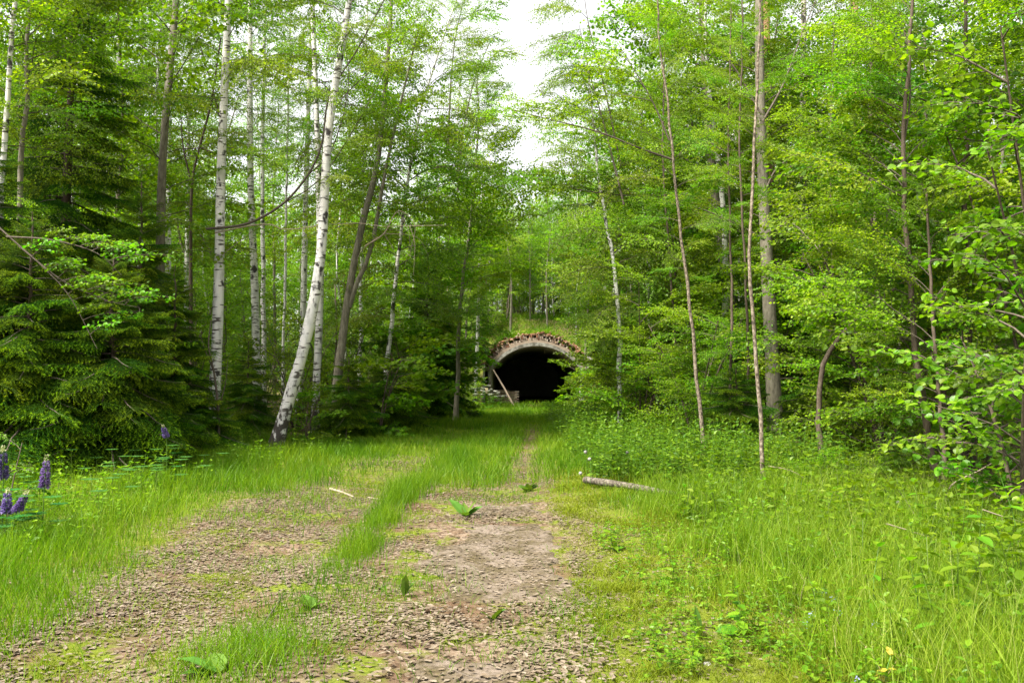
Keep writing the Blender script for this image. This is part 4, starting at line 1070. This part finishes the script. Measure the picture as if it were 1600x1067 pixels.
# ------------------------------------------------------------------ grass, turf and leaf litter
def blades(mb, X, Y, H, Wd, lean, m, seg=3, zf=gz):
    n = len(X)
    if n == 0: return
    Z = zf(X, Y) - .01
    az = rng.uniform(0, 2 * math.pi, n); fa = rng.uniform(0, 2 * math.pi, n)
    ld = np.stack([np.cos(az), np.sin(az)], -1); sd = np.stack([np.cos(fa), np.sin(fa)], -1)
    ln = lean * rng.uniform(.3, 1.6, n) * H
    cols = []
    for k in range(seg + 1):
        u = k / seg
        cx = X + ld[:, 0] * ln * u ** 1.8; cy = Y + ld[:, 1] * ln * u ** 1.8; cz = Z + H * (u - .25 * lean * u * u)
        w = Wd * (1 - u ** 1.5) * .5 if k < seg else None
        if w is not None:
            cols += [np.stack([cx - sd[:, 0] * w, cy - sd[:, 1] * w, cz], -1), np.stack([cx + sd[:, 0] * w, cy + sd[:, 1] * w, cz], -1)]
        else: cols.append(np.stack([cx, cy, cz], -1))
    V = np.stack(cols, 1); nv = V.shape[1]; f = []
    for k in range(seg - 1):
        a = 2 * k; f += [(a, a + 1, a + 3), (a, a + 3, a + 2)]
    a = 2 * (seg - 1); f.append((a, a + 1, a + 2))
    F_ = np.array(f)[None] + (np.arange(n) * nv)[:, None, None]
    mb.add(V.reshape(-1, 3), F_.reshape(-1, 3), m)
def sample(n, x0, x1, y0, y1, near=1.0):
    """random points, denser close to the camera"""
    u = rng.random(n)
    y = y0 * (y1 / y0) ** u if near else y0 + (y1 - y0) * u
    return rng.uniform(x0, x1, n), y
def keepif(X, Y, p): k = rng.random(len(X)) < p; return X[k], Y[k]

# meadow left of the track
mb = MB()
X, Y = sample(150000, -11, -2, 4.2, 27)
p = sstep(-.25, .35, left_edge(Y) + (vnoise(X, Y, 1.1) - .5) * .9 - X) * (X > wood_l(Y) - 1.5) * (.35 + .65 * vnoise(X, Y, 1.5, 2))
X, Y = keepif(X, Y, p)
H = rng.uniform(.16, .5, len(X)) * (.55 + .75 * vnoise(X, Y, .8, 4)) * (.45 + .55 * sstep(0, .9, left_edge(Y) - X)) * np.interp(Y, [0, 9, 16, 27], [1, 1.05, .85, .7])
blades(mb, X, Y, H, np.interp(Y, [4, 12, 27], [.006, .008, .012]), .45, 0)
# far ride: grass over everything except the right wheel track
X, Y = sample(105000, -4, 5, 11.5, 54)
tr = 1 - np.exp(-((X - track_r(Y)) / .3) ** 2) * np.interp(Y, [12, 26, 36], [1, .95, .2])
tl = 1 - .85 * np.exp(-((X - track_r(Y) + 2.1) / .42) ** 2) * np.interp(Y, [12, 19, 25], [1, .85, 0])
p = tr * tl * sstep(11.5, 16, Y + (vnoise(X, Y, 1.0, 6) - .5) * 4) * (X > wood_l(Y) - .6) * (X < wood_r(Y) + .8) * (.3 + .7 * vnoise(X, Y, 1.2, 7))
X, Y = keepif(X, Y, p)
H = rng.uniform(.1, .42, len(X)) * (.35 + 1.0 * vnoise(X, Y, .7, 8)); 
blades(mb, X, Y, H, np.interp(Y, [10, 25, 54], [.010, .017, .028]), .5, 0, 2)
# ridge of grass between the wheel tracks
X, Y = sample(62000, -2.3, -.2, 4.6, 19)
xm = np.interp(Y, [4.5, 6.5, 8, 12.7, 14.5, 18], [-1.55, -1.5, -1.45, -1.5, -1.15, -.75])
wd = np.interp(Y, [4.5, 7, 8, 13, 15, 18], [.30, .22, .17, .2, .4, .6])
cl = vnoise(X, Y, 2.2, 11)
p = np.exp(-((X - xm) / wd) ** 2) * np.interp(Y, [4.6, 7.0, 7.6, 20], [.22, .35, 1, 1]) * sstep(.15, .5, cl)
X, Y = keepif(X, Y, p)
blades(mb, X, Y, rng.uniform(.12, .40, len(X)) * (.4 + .9 * vnoise(X, Y, 1.6, 12)) * np.interp(Y, [4.5, 7, 8, 20], [.6, .65, 1, 1]), np.interp(Y, [4, 20], [.005, .010]), .35, 0)
# thin grass creeping over both ruts
X, Y = sample(30000, -3.6, .6, 3.8, 15)
p = (.06 + .6 * sstep(.48, .72, .6 * vnoise(X, Y, 1.1, 61) + .4 * vnoise(X, Y, 3.3, 62))) * np.where((X > -.6) & (X < .35) & (Y > 6.3) & (Y < 10), .15, 1) * (.6 + .4 * sstep(9, 13, Y))
X, Y = keepif(X, Y, p)
blades(mb, X, Y, rng.uniform(.03, .17, len(X)), .006, .7, 0, 2)
# tufts on the litter
for (px, py, n, rad, h) in [(385, 1035, 900, .22, .22), (365, 1020, 500, .2, .16), (640, 905, 240, .25, .2), (820 - 190, 935, 160, .3, .14), (560, 990, 140, .3, .12), (345, 860, 260, .5, .15), (450, 800, 300, .5, .25), (500, 780, 300, .4, .25),
                         (900, 960, 500, .3, .12), (760, 980, 120, .3, .08), (680, 700, 500, .8, .35), (730, 690, 500, .7, .35), (760, 735, 500, .5, .4), (700, 745, 300, .4, .35), (940, 772, 160, .3, .2), (985, 786, 200, .3, .22), (1040, 796, 240, .35, .28)]:
    x, d = gpt(px, py); X = x + rng.normal(0, rad, n) ; Y = d + rng.normal(0, rad * 1.3, n); Y = np.maximum(Y, 3.7)
    blades(mb, X, Y, rng.uniform(.4, 1.1, n) * h, .006, .6, 0)
# rough grass on the mound over the tunnel
X = np.concatenate([rng.uniform(-8, 11, 22000), rng.uniform(-2, 5, 6000)]); Y = np.concatenate([rng.uniform(48.5, 60, 22000), rng.uniform(53.4, 54.6, 6000)])
k = ~((np.abs(X - TX) < 3.4) & (Y < 53.38)); X, Y = X[k], Y[k]
blades(mb, X, Y, rng.uniform(.15, .6, len(X)) * (.3 + vnoise(X, Y, .8, 50)), .04, .6, 0, 3, lambda a, b: moundz(a, b))
stuff('grass', mb.mesh('grass', [M_grass]))['label'] = 'meadow grass along and between the wheel tracks'
# tall lush grass right of the track
mb = MB()
X, Y = sample(105000, .6, 7.5, 3.6, 14.5)
p = sstep(-.15, .9, X - 1.45 - (vnoise(X, Y, 1.2, 14) - .5) * 1.3) * (X < wood_r(Y) + .6) * (.35 + .65 * vnoise(X, Y, 1.7, 15)) * (1 - .7 * sstep(11, 14, Y))
X, Y = keepif(X, Y, p)
H = rng.uniform(.2, .62, len(X)) * (.5 + .7 * vnoise(X, Y, .9, 16)) * (.5 + .5 * sstep(1.3, 2.4, X))
blades(mb, X, Y, H, np.interp(Y, [3.5, 14], [.005, .009]), .4, 0)
k = rng.random(len(X)) < .12; blades(mb, X[k], Y[k], H[k] * .95, rng.uniform(.009, .015, k.sum()), .7, 0)
k = rng.random(len(X)) < .03; blades(mb, X[k], Y[k], H[k] * .8, .004, 1.1, 2)
k = rng.random(len(X)) < .014; blades(mb, X[k], Y[k], H[k] * 1.2 + .15, .0035, .25, 1)
stuff('tall_grass', mb.mesh('tall_grass', [M_grass_deep, M_stalk, M_straw]))['label'] = 'tall lush grass growing right of the track'
# short yellow turf and moss
mb = MB()
X, Y = sample(300000, -3.8, 3.3, 3.5, 15)
rz = sstep(-.1, .3, X - right_edge(Y) - (vnoise(X, Y, 1.6, 20) - .5) * .5)
lz = sstep(-.1, .5, left_edge(Y) + .2 - X) * .5
mid = .9 * sstep(.36, .60, .6 * vnoise(X, Y, 1.3, 21) + .4 * vnoise(X, Y, 4, 25)) + .12
onslab = (X > -.8) & (X < .45) & (Y < 11.5)
p = np.maximum(np.maximum(rz, lz), mid * np.where(onslab, .12, 1)) * (.25 + .75 * sstep(.25, .6, vnoise(X, Y, 3.5, 22))) * (1 - .6 * sstep(2.0, 3.2, X))
kk = rng.random(len(X)) < p; X, Y, rz = X[kk], Y[kk], rz[kk]
blades(mb, X, Y, rng.uniform(.018, .085, len(X)) * (.4 + 1.1 * vnoise(X, Y, 2, 23)) * (.55 + .6 * rz), np.interp(Y, [3.5, 16], [.006, .014]), .9, 0, 2)
stuff('short_turf', mb.mesh('short_turf', [M_moss]))['label'] = 'short yellow green turf beside the bare track'
# dead leaves
mb = MB()
X, Y = sample(125000, -4.0, 2.2, 3.5, 19)
inn = sstep(-.3, .3, X - left_edge(Y)) * sstep(-.4, .2, right_edge(Y) + .1 - X)
onslab = (X > -.75) & (X < .5) & (Y > 6.3) & (Y < 9.9)
p = (.16 + .84 * inn) * (.2 + .8 * sstep(.3, .6, vnoise(X, Y, 1.4, 30))) * np.where(onslab, .24, 1)
X, Y = keepif(X, Y, p); n = len(X)
Ls = rng.uniform(.016, .055, n) * np.interp(Y, [3.5, 19], [1, 1.3])
P = np.stack([X, Y, gz(X, Y) + rng.uniform(.003, .014, n) + np.where((X > -.8) & (X < .55) & (Y < 11.5), .02, 0)], -1)
D = np.stack([rng.normal(0, 1, n), rng.normal(0, 1, n), rng.normal(0, .06, n)], -1)
Nn = np.stack([rng.normal(0, .10, n), rng.normal(0, .10, n), np.ones(n)], -1); Wd = Ls * rng.uniform(.38, .72, n)
nr = Y < 7.5
mb.leaves(P[nr], D[nr], Nn[nr], Ls[nr], Wd[nr], 0, 'oval', .07)
mb.leaves(P[~nr], D[~nr], Nn[~nr], Ls[~nr], Wd[~nr], 0, 'rhomb', .08)
stuff('leaf_litter', mb.mesh('leaf_litter', [M_litter]))['label'] = 'dry brown fallen leaves covering the wheel tracks'

# ------------------------------------------------------------------ herbs
def herb(H, pairs, leaf, width, seed, shape='broad', droop=.35):
    """opposite leaved herb: returns stem builder and leaf transforms"""
    g = np.random.default_rng(seed)
    top = np.array((g.normal(0, .12), g.normal(0, .12), 1.)) * H
    P = catmull([(0, 0, -.03), tuple(top * .5 + np.array((g.normal(0, .03), g.normal(0, .03), 0))), tuple(top)], 7)
    L_ = []
    for k in range(pairs):
        f = .22 + .78 * k / (pairs - 1); p = np.array([np.interp(f, np.linspace(0, 1, 7), P[:, c]) for c in range(3)])
        for s_ in range(2):
            az = k * 1.571 + s_ * math.pi + g.normal(0, .25)
            L_.append((p, az, g.uniform(-.35, .3) + (f > .9) * .5, leaf * (1.15 - .55 * f) * g.uniform(.8, 1.15)))
    return P, L_
def herb_mb(H, pairs, leaf, width, seed, shape='broad'):
    P, Lf = herb(H, pairs, leaf, width, seed); mb = MB(); mb.tube(P, np.linspace(.005, .002, 7), 3, 0, cap=False)
    pos = np.array([p for p, *_ in Lf]); D = np.array([(math.cos(a) * math.cos(e), math.sin(a) * math.cos(e), math.sin(e)) for _, a, e, _ in Lf])
    S = np.array([s for *_, s in Lf]); mb.leaves(pos, D, np.array([(0, 0, 1.)] * len(pos)) + rng.normal(0, .2, pos.shape), S, S * width, 1, shape)
    return mb.arrays()
def scatter(name, label, variants, X, Y, S, mats):
    mb = MB()
    for x, y, s_ in zip(X, Y, S):
        M = Matrix.LocRotScale(Vector((float(x), float(y), float(gz(x, y)))), Euler((random.gauss(0, .1), random.gauss(0, .1), random.uniform(0, 6.28))), Vector((s_, s_, s_)))
        mb.addmb(variants[random.randrange(len(variants))], M)
    stuff(name, mb.mesh(name, mats))['label'] = label
nett = [herb_mb(.8, 8, .13, .5, k, 'oval') for k in range(5)]
rasp = [herb_mb(.45, 5, .12, .6, 20 + k, 'oval') for k in range(5)]
X, Y = sample(2200, 1.2, 5.5, 11.8, 34); k = (X > 1.0 + .6 * vnoise(X, Y, .7, 40)) & (X < wood_r(Y) + 1) & ~((Y < 12.8) & (X < 2.2)); X, Y = X[k], Y[k]
scatter('nettle_patch', 'dense patch of dark green nettles behind the fallen log', nett, X, Y, rng.uniform(.45, 1.05, len(X)), [M_stem, M_nettle_leaf])
X, Y = sample(2100, 1.0, 8.0, 3.9, 16); k = (rng.random(len(X)) < sstep(1.5, 3.2, X + (vnoise(X, Y, .9, 41) - .5) * 1.5) * np.clip(sstep(7.5, 10.5, Y) + sstep(2.4, 3.1, X), .12, 1)) & (X < wood_r(Y) + 2.5); X, Y = X[k], Y[k]
scatter('herb_cover', 'mixed leafy herbs among the tall grass at the right', rasp, X, Y, rng.uniform(.5, 1.25, len(X)), [M_stem, M_herb_leaf])
X, Y = sample(2200, -16, 18, 12, 45); k = ((X < wood_l(Y) + .4) | (X > wood_r(Y) - .3)); X, Y = X[k], Y[k]
scatter('woodland_herbs', 'leafy ground plants on the shaded woodland floor', nett + rasp, X, Y, rng.uniform(.5, 1.2, len(X)), [M_stem, M_nettle_leaf])
X, Y = sample(420, -9, -3.2, 7.5, 20); k = (X < left_edge(Y) - .8) & (X > wood_l(Y) - 1); X, Y = X[k], Y[k]
scatter('verge_herbs', 'leafy herbs growing in the left meadow grass', rasp, X, Y, rng.uniform(.5, 1.0, len(X)), [M_stem, M_herb_leaf])

X, Y = sample(1500, .7, 4.5, 3.8, 10); k = (X > right_edge(Y) + .3) & (vnoise(X, Y, 1.4, 70) > .42); X, Y = X[k], Y[k]
scatter('low_herbs', 'small leafy weeds mixed into the turf and grass edge', rasp, X, Y, rng.uniform(.18, .5, len(X)) * (1 + .7 * sstep(1.5, 2.5, X)), [M_stem, M_herb_leaf])
# herbs close enough to tell apart: stem and single leaves
_leafmesh = {}
def leafmesh(mat, shape, width):
    k = (mat.name, shape, width)
    if k not in _leafmesh:
        mb = MB(); mb.leaves(np.zeros((1, 3)), np.array([(1., 0, 0)]), np.array([(0, 0, 1.)]), 1.0, width, 0, shape); _leafmesh[k] = mb.mesh('leaf', [mat])
    return _leafmesh[k]
def hero_herb(name, label, cat, x, y, H, pairs, leaf, seed, mat=M_herb_leaf, width=.6, group=None):
    t = thing(name, label, cat, (x, y, float(gz(x, y))), group); P, Lf = herb(H, pairs, leaf, width, seed)
    mb = MB(); mb.tube(P, np.linspace(.005, .002, 7), 5); link('stem', mb.mesh('stem', [M_stem]), t)
    for p, a, e, s_ in Lf: link('leaf', leafmesh(mat, 'broad', width), t, LRS(p, a, e, random.gauss(0, .25), s_))
    return t
for i, (px, py, H, lab) in enumerate([(1460, 1052, .42, 'pale leaved raspberry plant at the bottom right, lowest of its clump'), (1425, 1018, .40, 'raspberry plant with drooping leaves left of the lowest clump'),
        (1505, 1015, .45, 'raspberry plant right of the pale leaved one near the corner'), (1380, 985, .36, 'small herb in short turf left of the raspberry clump'),
        (1550, 965, .55, 'tall raspberry cane leafing at the right edge of the tall grass'), (1590, 905, .62, 'raspberry cane at the right photo edge under dry twigs'),
        (1500, 880, .50, 'leafy cane growing through the crossing dry twigs'), (1440, 860, .45, 'herb left of the crossing dry twigs'),
        (1285, 830, .40, 'herb with star of leaves in the middle of the tall grass'), (1190, 820, .5, 'herb standing at the foot of the straight tan sapling'),
        (1110, 800, .42, 'bright herb just past the right end of the log'), (1070, 808, .36, 'low bright herb under the right end of the log'),
        (1050, 900, .26, 'small nettle with pale top in the turf right of the slab'), (960, 852, .22, 'little herb on the turf edge beside the slab'),
        (1150, 985, .3, 'yellowish herb among short turf at bottom middle right')]):
    x, d = gpt(px, py); hero_herb('raspberry_plant' if 'rasp' in lab or 'cane' in lab else 'herb', lab, 'plant', x, d, H * (1.45 if px > 1350 else 1), 6, .145 if px > 1350 else .12, 60 + i)
# broad leaved rosettes on the track
def rosette(label, px, py, n, leaf, seed, up=.5, width=.5):
    g = np.random.default_rng(seed); x, d = gpt(px, py); t = thing('broadleaf_weed', label, 'weed', (x, d, float(gz(x, d)) + .01))
    for k in range(n):
        link('leaf', leafmesh(M_weed, 'broad', width), t, LRS((0, 0, 0), g.uniform(0, 6.28), up * g.uniform(.4, 1.3), g.normal(0, .3), leaf * g.uniform(.7, 1.2)))
rosette('large pale dock leaves at the bottom left beside a grass tuft', 342, 1056, 4, .2, 1, .35, .6)
rosette('flat light green rosette at the lower end of the grass ridge', 487, 948, 6, .16, 2)
rosette('dark dock plant where the slab track meets the long grass', 728, 800, 6, .26, 3, .8, .45)
rosette('single upright pale leaf plant on the right edge of the slab', 770, 955, 3, .17, 4, .9)
rosette('upright dock leaf among sparse grass left of the slab', 632, 925, 3, .2, 5, 1.2, .4)
rosette('green weed by the right bank of the far wheel track', 825, 760, 7, .2, 6, .7)
rosette('tall narrow leaved weed in the turf at bottom right of centre', 1092, 990, 4, .17, 7, 1.2, .3)

# lupins
def lupin(label, px, pytop, pybot, d, tilt, pale=False, group='lupins in the left meadow'):
    b = pix(px, pybot, d); z0 = float(gz(b[0], d)); top = pix(px + tilt, pytop, d)
    t = thing('lupin', label, 'lupin', (b[0] - tilt * .004, d, z0), group)
    o = np.array(t.location)
    P = catmull([(0, 0, -.02), tuple((b - o) * np.array((.6, 1, .5))), tuple(b - o), tuple(top - o)], 9)
    mb = MB(); mb.tube(P, np.linspace(.007, .003, 9), 5); link('stem', mb.mesh('stem', [M_stem]), t)
    a, c = b - o, top - o; ax = c - a; n = 170
    u = np.sqrt(rng.random(n)) if False else rng.random(n); th = rng.uniform(0, 6.28, n)
    rad = np.stack([np.cos(th), np.sin(th), np.full(n, .25)], -1)
    pos = a + ax * u[:, None] + rad * .012
    sz = .052 * (1 - .75 * u ** 1.5)
    mb = MB(); lo = u < .8
    mb.leaves(pos[lo], rad[lo], rng.normal(0, 1, (lo.sum(), 3)), sz[lo], sz[lo] * .75, 0, 'oval', .4)
    stuff('flower_spike', mb.mesh('flower_spike', [M_lupin]), t)
    mb = MB(); mb.leaves(pos[~lo], rad[~lo] + np.array((0, 0, .8)), rng.normal(0, 1, ((~lo).sum(), 3)), sz[~lo] * .9, sz[~lo] * .6, 0, 'oval', .4)
    stuff('bud_tip', mb.mesh('bud_tip', [M_lupin_bud]), t)
    for k in range(6):
        h = a * (.25 + .1 * k); az = k * 2.4
        q = h + np.array((math.cos(az) * .16, math.sin(az) * .16, .05))
        mb = MB(); mb.tube([tuple(h), tuple(q)], .003, 3, 0)
        A = np.arange(9) * 2 * math.pi / 9
        mb.leaves(np.tile(q, (9, 1)), np.stack([np.cos(A), np.sin(A), np.full(9, .15)], -1), np.tile((0, 0, 1.), (9, 1)), .11, .028, 1, 'oval')
        link('palmate_leaf', mb.mesh('palmate_leaf', [M_stem, M_lupin_leaf]), t)
lupin('tall purple lupin cut by the left edge, pale green tip', 5, 697, 748, 8.6, 0)
lupin('purple lupin standing furthest right of the front lupins', 69, 711, 764, 8.6, 4)
lupin('short purple lupin lowest at the left edge', 10, 763, 804, 8.4, 2)
lupin('short purple lupin leaning right beside the lowest one', 26, 767, 800, 8.4, 17)
lupin('faded lupin alone in front of the spruces', 260, 664, 684, 13.5, -6)
X = rng.uniform(-7.5, -4.2, 60); Y = rng.uniform(8, 14, 60)
mb = MB()
for x, y in zip(X, Y):
    q = np.array((x, y, float(gz(x, y)) + rng.uniform(.25, .5))); A = np.arange(9) * 2 * math.pi / 9 + rng.uniform(0, 1)
    mb.tube([(x, y, q[2] - .4), tuple(q)], .003, 3, 0, cap=False)
    mb.leaves(np.tile(q, (9, 1)), np.stack([np.cos(A), np.sin(A), np.full(9, .12)], -1), np.tile((0, 0, 1.), (9, 1)), .11, .03, 1, 'oval')
stuff('lupin_foliage', mb.mesh('lupin_foliage', [M_stem, M_lupin_leaf]))['label'] = 'blue green lupin leaves in the left meadow'

# dandelion clocks
def clock(label, px, py, d, h=None):
    p = pix(px, py, d); z0 = float(gz(p[0], d)); t = thing('dandelion', label, 'dandelion', (p[0], d, z0)); h = p[2] - z0
    mb = MB(); mb.tube(catmull([(0, 0, -.01), (.02, 0, h * .5), (0, 0, h)], 6), .003, 4); link('stem', mb.mesh('stem', [M_stem]), t)
    n = 90; v = rng.normal(0, 1, (n, 3)); v /= np.linalg.norm(v, axis=1)[:, None]
    mb = MB(); c = np.array((0, 0, h)); 
    mb.leaves(c + v * .021, np.cross(v, rng.normal(0, 1, (n, 3))), v, .016, .016, 0)
    mb.leaves(c + v * .004, v, rng.normal(0, 1, (n, 3)), .02, .0022, 0)
    link('seed_head', mb.mesh('seed_head', [M_fluff]), t)
clock('dandelion clock high against the dark woods at the right', 1403, 785, 9.6)
clock('dandelion clock in the turf at the bottom', 1105, 1040, 4.85)
clock('dandelion clock above the left end of the log, highest of its three', 915, 706, 12.6)
clock('dandelion clock just under the highest one by the log', 921, 717, 12.5)
clock('dandelion clock lowest of three, left of the log end', 907, 739, 12.4)
clock('dandelion clock among the nettles above the log middle', 980, 707, 13.5)
# small bluish flowers in the tall grass
for (px, py) in [(1284, 922), (1299, 935), (1268, 960), (1365, 975), (1310, 955), (1258, 975), (1405, 1018), (1340, 1060)]:
    x, d = gpt(px, py + 35); p = pix(px, py, d); z0 = float(gz(x, d))
    t = thing('speedwell', 'tiny pale blue speedwell flowering in the tall grass', 'wildflower', (p[0], d, z0), 'speedwells in the tall grass'); h = max(.08, p[2] - z0)
    mb = MB(); mb.tube([(0, 0, 0), (.01, 0, h * .5), (0, 0, h)], .0025, 3); link('stem', mb.mesh('stem', [M_stem]), t)
    A = np.arange(10) * 2.4; n = 10; q = np.array((0, 0, h)) + rng.normal(0, .012, (n, 3))
    mb = MB(); mb.leaves(q, np.stack([np.cos(A), np.sin(A), np.full(n, .3)], -1), np.tile((0, 0, 1.), (n, 1)), .010, .010, 0, 'oval'); link('flower', mb.mesh('flower', [M_blue]), t)
x, d = gpt(1395, 1085)
t = thing('yellowed_herb', 'herb with bright yellow withered leaves at the bottom right', 'plant', (x, d, float(gz(x, d))))
P, Lf = herb(.22, 4, .09, .6, 91); mb = MB(); mb.tube(P, .003, 4); link('stem', mb.mesh('stem', [M_stem]), t)
for p, a, e, s_ in Lf: link('leaf', leafmesh(M_yellow, 'broad', .6), t, LRS(p, a, e, 0, s_))
# cow parsley by the tunnel
for i, (px, d, h) in enumerate([(722, 43, 1.2), (735, 44, 1.35), (748, 42, 1.2), (760, 45, 1.4), (770, 43, 1.1), (728, 46, 1.4), (752, 47, 1.5), (782, 46, 1.0)]):
    x = (px - 800) / F * d; t = thing('cow_parsley', 'white flowered cow parsley in the clump left of the tunnel mouth', 'wildflower', (x, d, float(gh(x, d))), 'cow parsley left of the tunnel')
    mb = MB(); um = MB()
    for k in range(6):
        a = k * 1.05; top = (math.cos(a) * .25, math.sin(a) * .25, h * random.uniform(.75, 1)); mb.tube([(0, 0, 0), (0, 0, h * .45), top], .008, 3, cap=False)
        n = 26; q = np.array(top) + np.stack([rng.normal(0, .06, n), rng.normal(0, .06, n), rng.normal(0, .012, n)], -1)
        um.leaves(q, rng.normal(0, 1, (n, 3)) * np.array((1, 1, .1)), np.tile((0, 0, 1.), (n, 1)), .035, .035, 0)
    n = 50; q = np.stack([rng.normal(0, .2, n), rng.normal(0, .2, n), rng.uniform(.1, h * .7, n)], -1)
    lf = MB(); lf.leaves(q, rng.normal(0, 1, (n, 3)) * np.array((1, 1, .3)), np.tile((0, 0, 1.), (n, 1)), .16, .09, 0)
    link('stem', mb.mesh('stem', [M_stem]), t); link('umbel', um.mesh('umbel', [M_white]), t); stuff('foliage', lf.mesh('foliage', [M_herb_leaf]), t)

# ------------------------------------------------------------------ fallen wood
a = pix(915, 762, 12.7); bq = pix(1052, 781, 11.2)
za, zb = float(gz(a[0], a[1])) + .10, float(gz(bq[0], bq[1])) + .07
a[2] = za; bq[2] = zb
log = thing('fallen_log', 'pale fallen log lying across the grass edge right of the track', 'log', a)
P = catmull([(0, 0, 0), tuple((bq - a) * .5 + np.array((0, 0, .015))), tuple(bq - a)], 10)
mb = MB(); mb.tube(P, np.linspace(.056, .042, 10) * (1 + rng.normal(0, .05, 10)), 10, cap=False); link('bark', mb.mesh('bark', [M_log]), log)
for e, nm in ((0, 'cut_end'), (-1, 'cut_end')):
    d_ = (P[1] - P[0]) if e == 0 else (P[-1] - P[-2]); d_ = d_ / np.linalg.norm(d_)
    mb = MB(); c = P[e]; s_ = -1 if e == 0 else 1; mb.tube([c - d_ * s_ * .01, c + d_ * s_ * .008], .052 if e == 0 else .043, 10); link(nm, mb.mesh(nm, [M_cut]), log)
def stick(label, pts, r, mat=M_dry, lift=.02, name='fallen_stick', twigs=()):
    Q = []
    for px, py in pts:
        x, d = gpt(px, py); Q.append((x, d, float(gz(x, d)) + lift))
    Q = np.array(Q); b = Q[0].copy(); mb = MB(); P = catmull(Q - b, 4 * len(pts)); mb.tube(P, np.linspace(r, r * .5, len(P)), 6)
    o = link(name, mb.mesh(name, [mat])); o.location = Vector(b.tolist()); tag(o, label, 'stick')
stick('pale stick lying in the left wheel track, the longer light one', [(516, 760), (535, 765), (553, 771)], .022)
stick('thin pale stick right of the longer light one', [(575, 771), (595, 774), (614, 774)], .013)
stick('dark thin twig lying among dead leaves at lower left', [(410, 975), (424, 955), (442, 930)], .008, M_twig)
stick('thin dark twig across the slab near the bottom', [(700, 1040), (735, 1052), (770, 1060)], .006, M_twig)
def arc(label, pts, d, r, side=()):
    bare('dry_cane', label, 'cane', pts, d, r, M_dry, side)
arc('pale dry cane arching out of the shrubs at the right edge', [(1476, 840), (1478, 780), (1490, 755), (1530, 735), (1575, 710), (1600, 708), (1640, 730)], 9.6, .011)
arc('dry cane rising left across the dark woods below the dandelion clock', [(1470, 860), (1450, 830), (1430, 805), (1418, 785), (1404, 766)], 8.4, .007, [[(1450, 830), (1470, 826)]])
arc('long dry cane slanting down through the herbs at right', [(1385, 818), (1430, 832), (1470, 848), (1510, 895), (1545, 930), (1570, 960)], 7.6, .008, [[(1470, 848), (1490, 860), (1520, 880)]])
arc('short forked dry cane by the right edge above the raspberry canes', [(1535, 796), (1565, 806), (1600, 816)], 8.0, .009, [[(1565, 806), (1570, 830), (1575, 850)]])
arc('crooked dry cane left of the curved sapling foot', [(1322, 765), (1320, 735), (1325, 720), (1333, 712)], 12, .009, [[(1320, 745), (1330, 752)]])
arc('dry cane leaning right past the straight tan sapling', [(1200, 728), (1235, 735), (1262, 752), (1275, 775)], 11.5, .009)
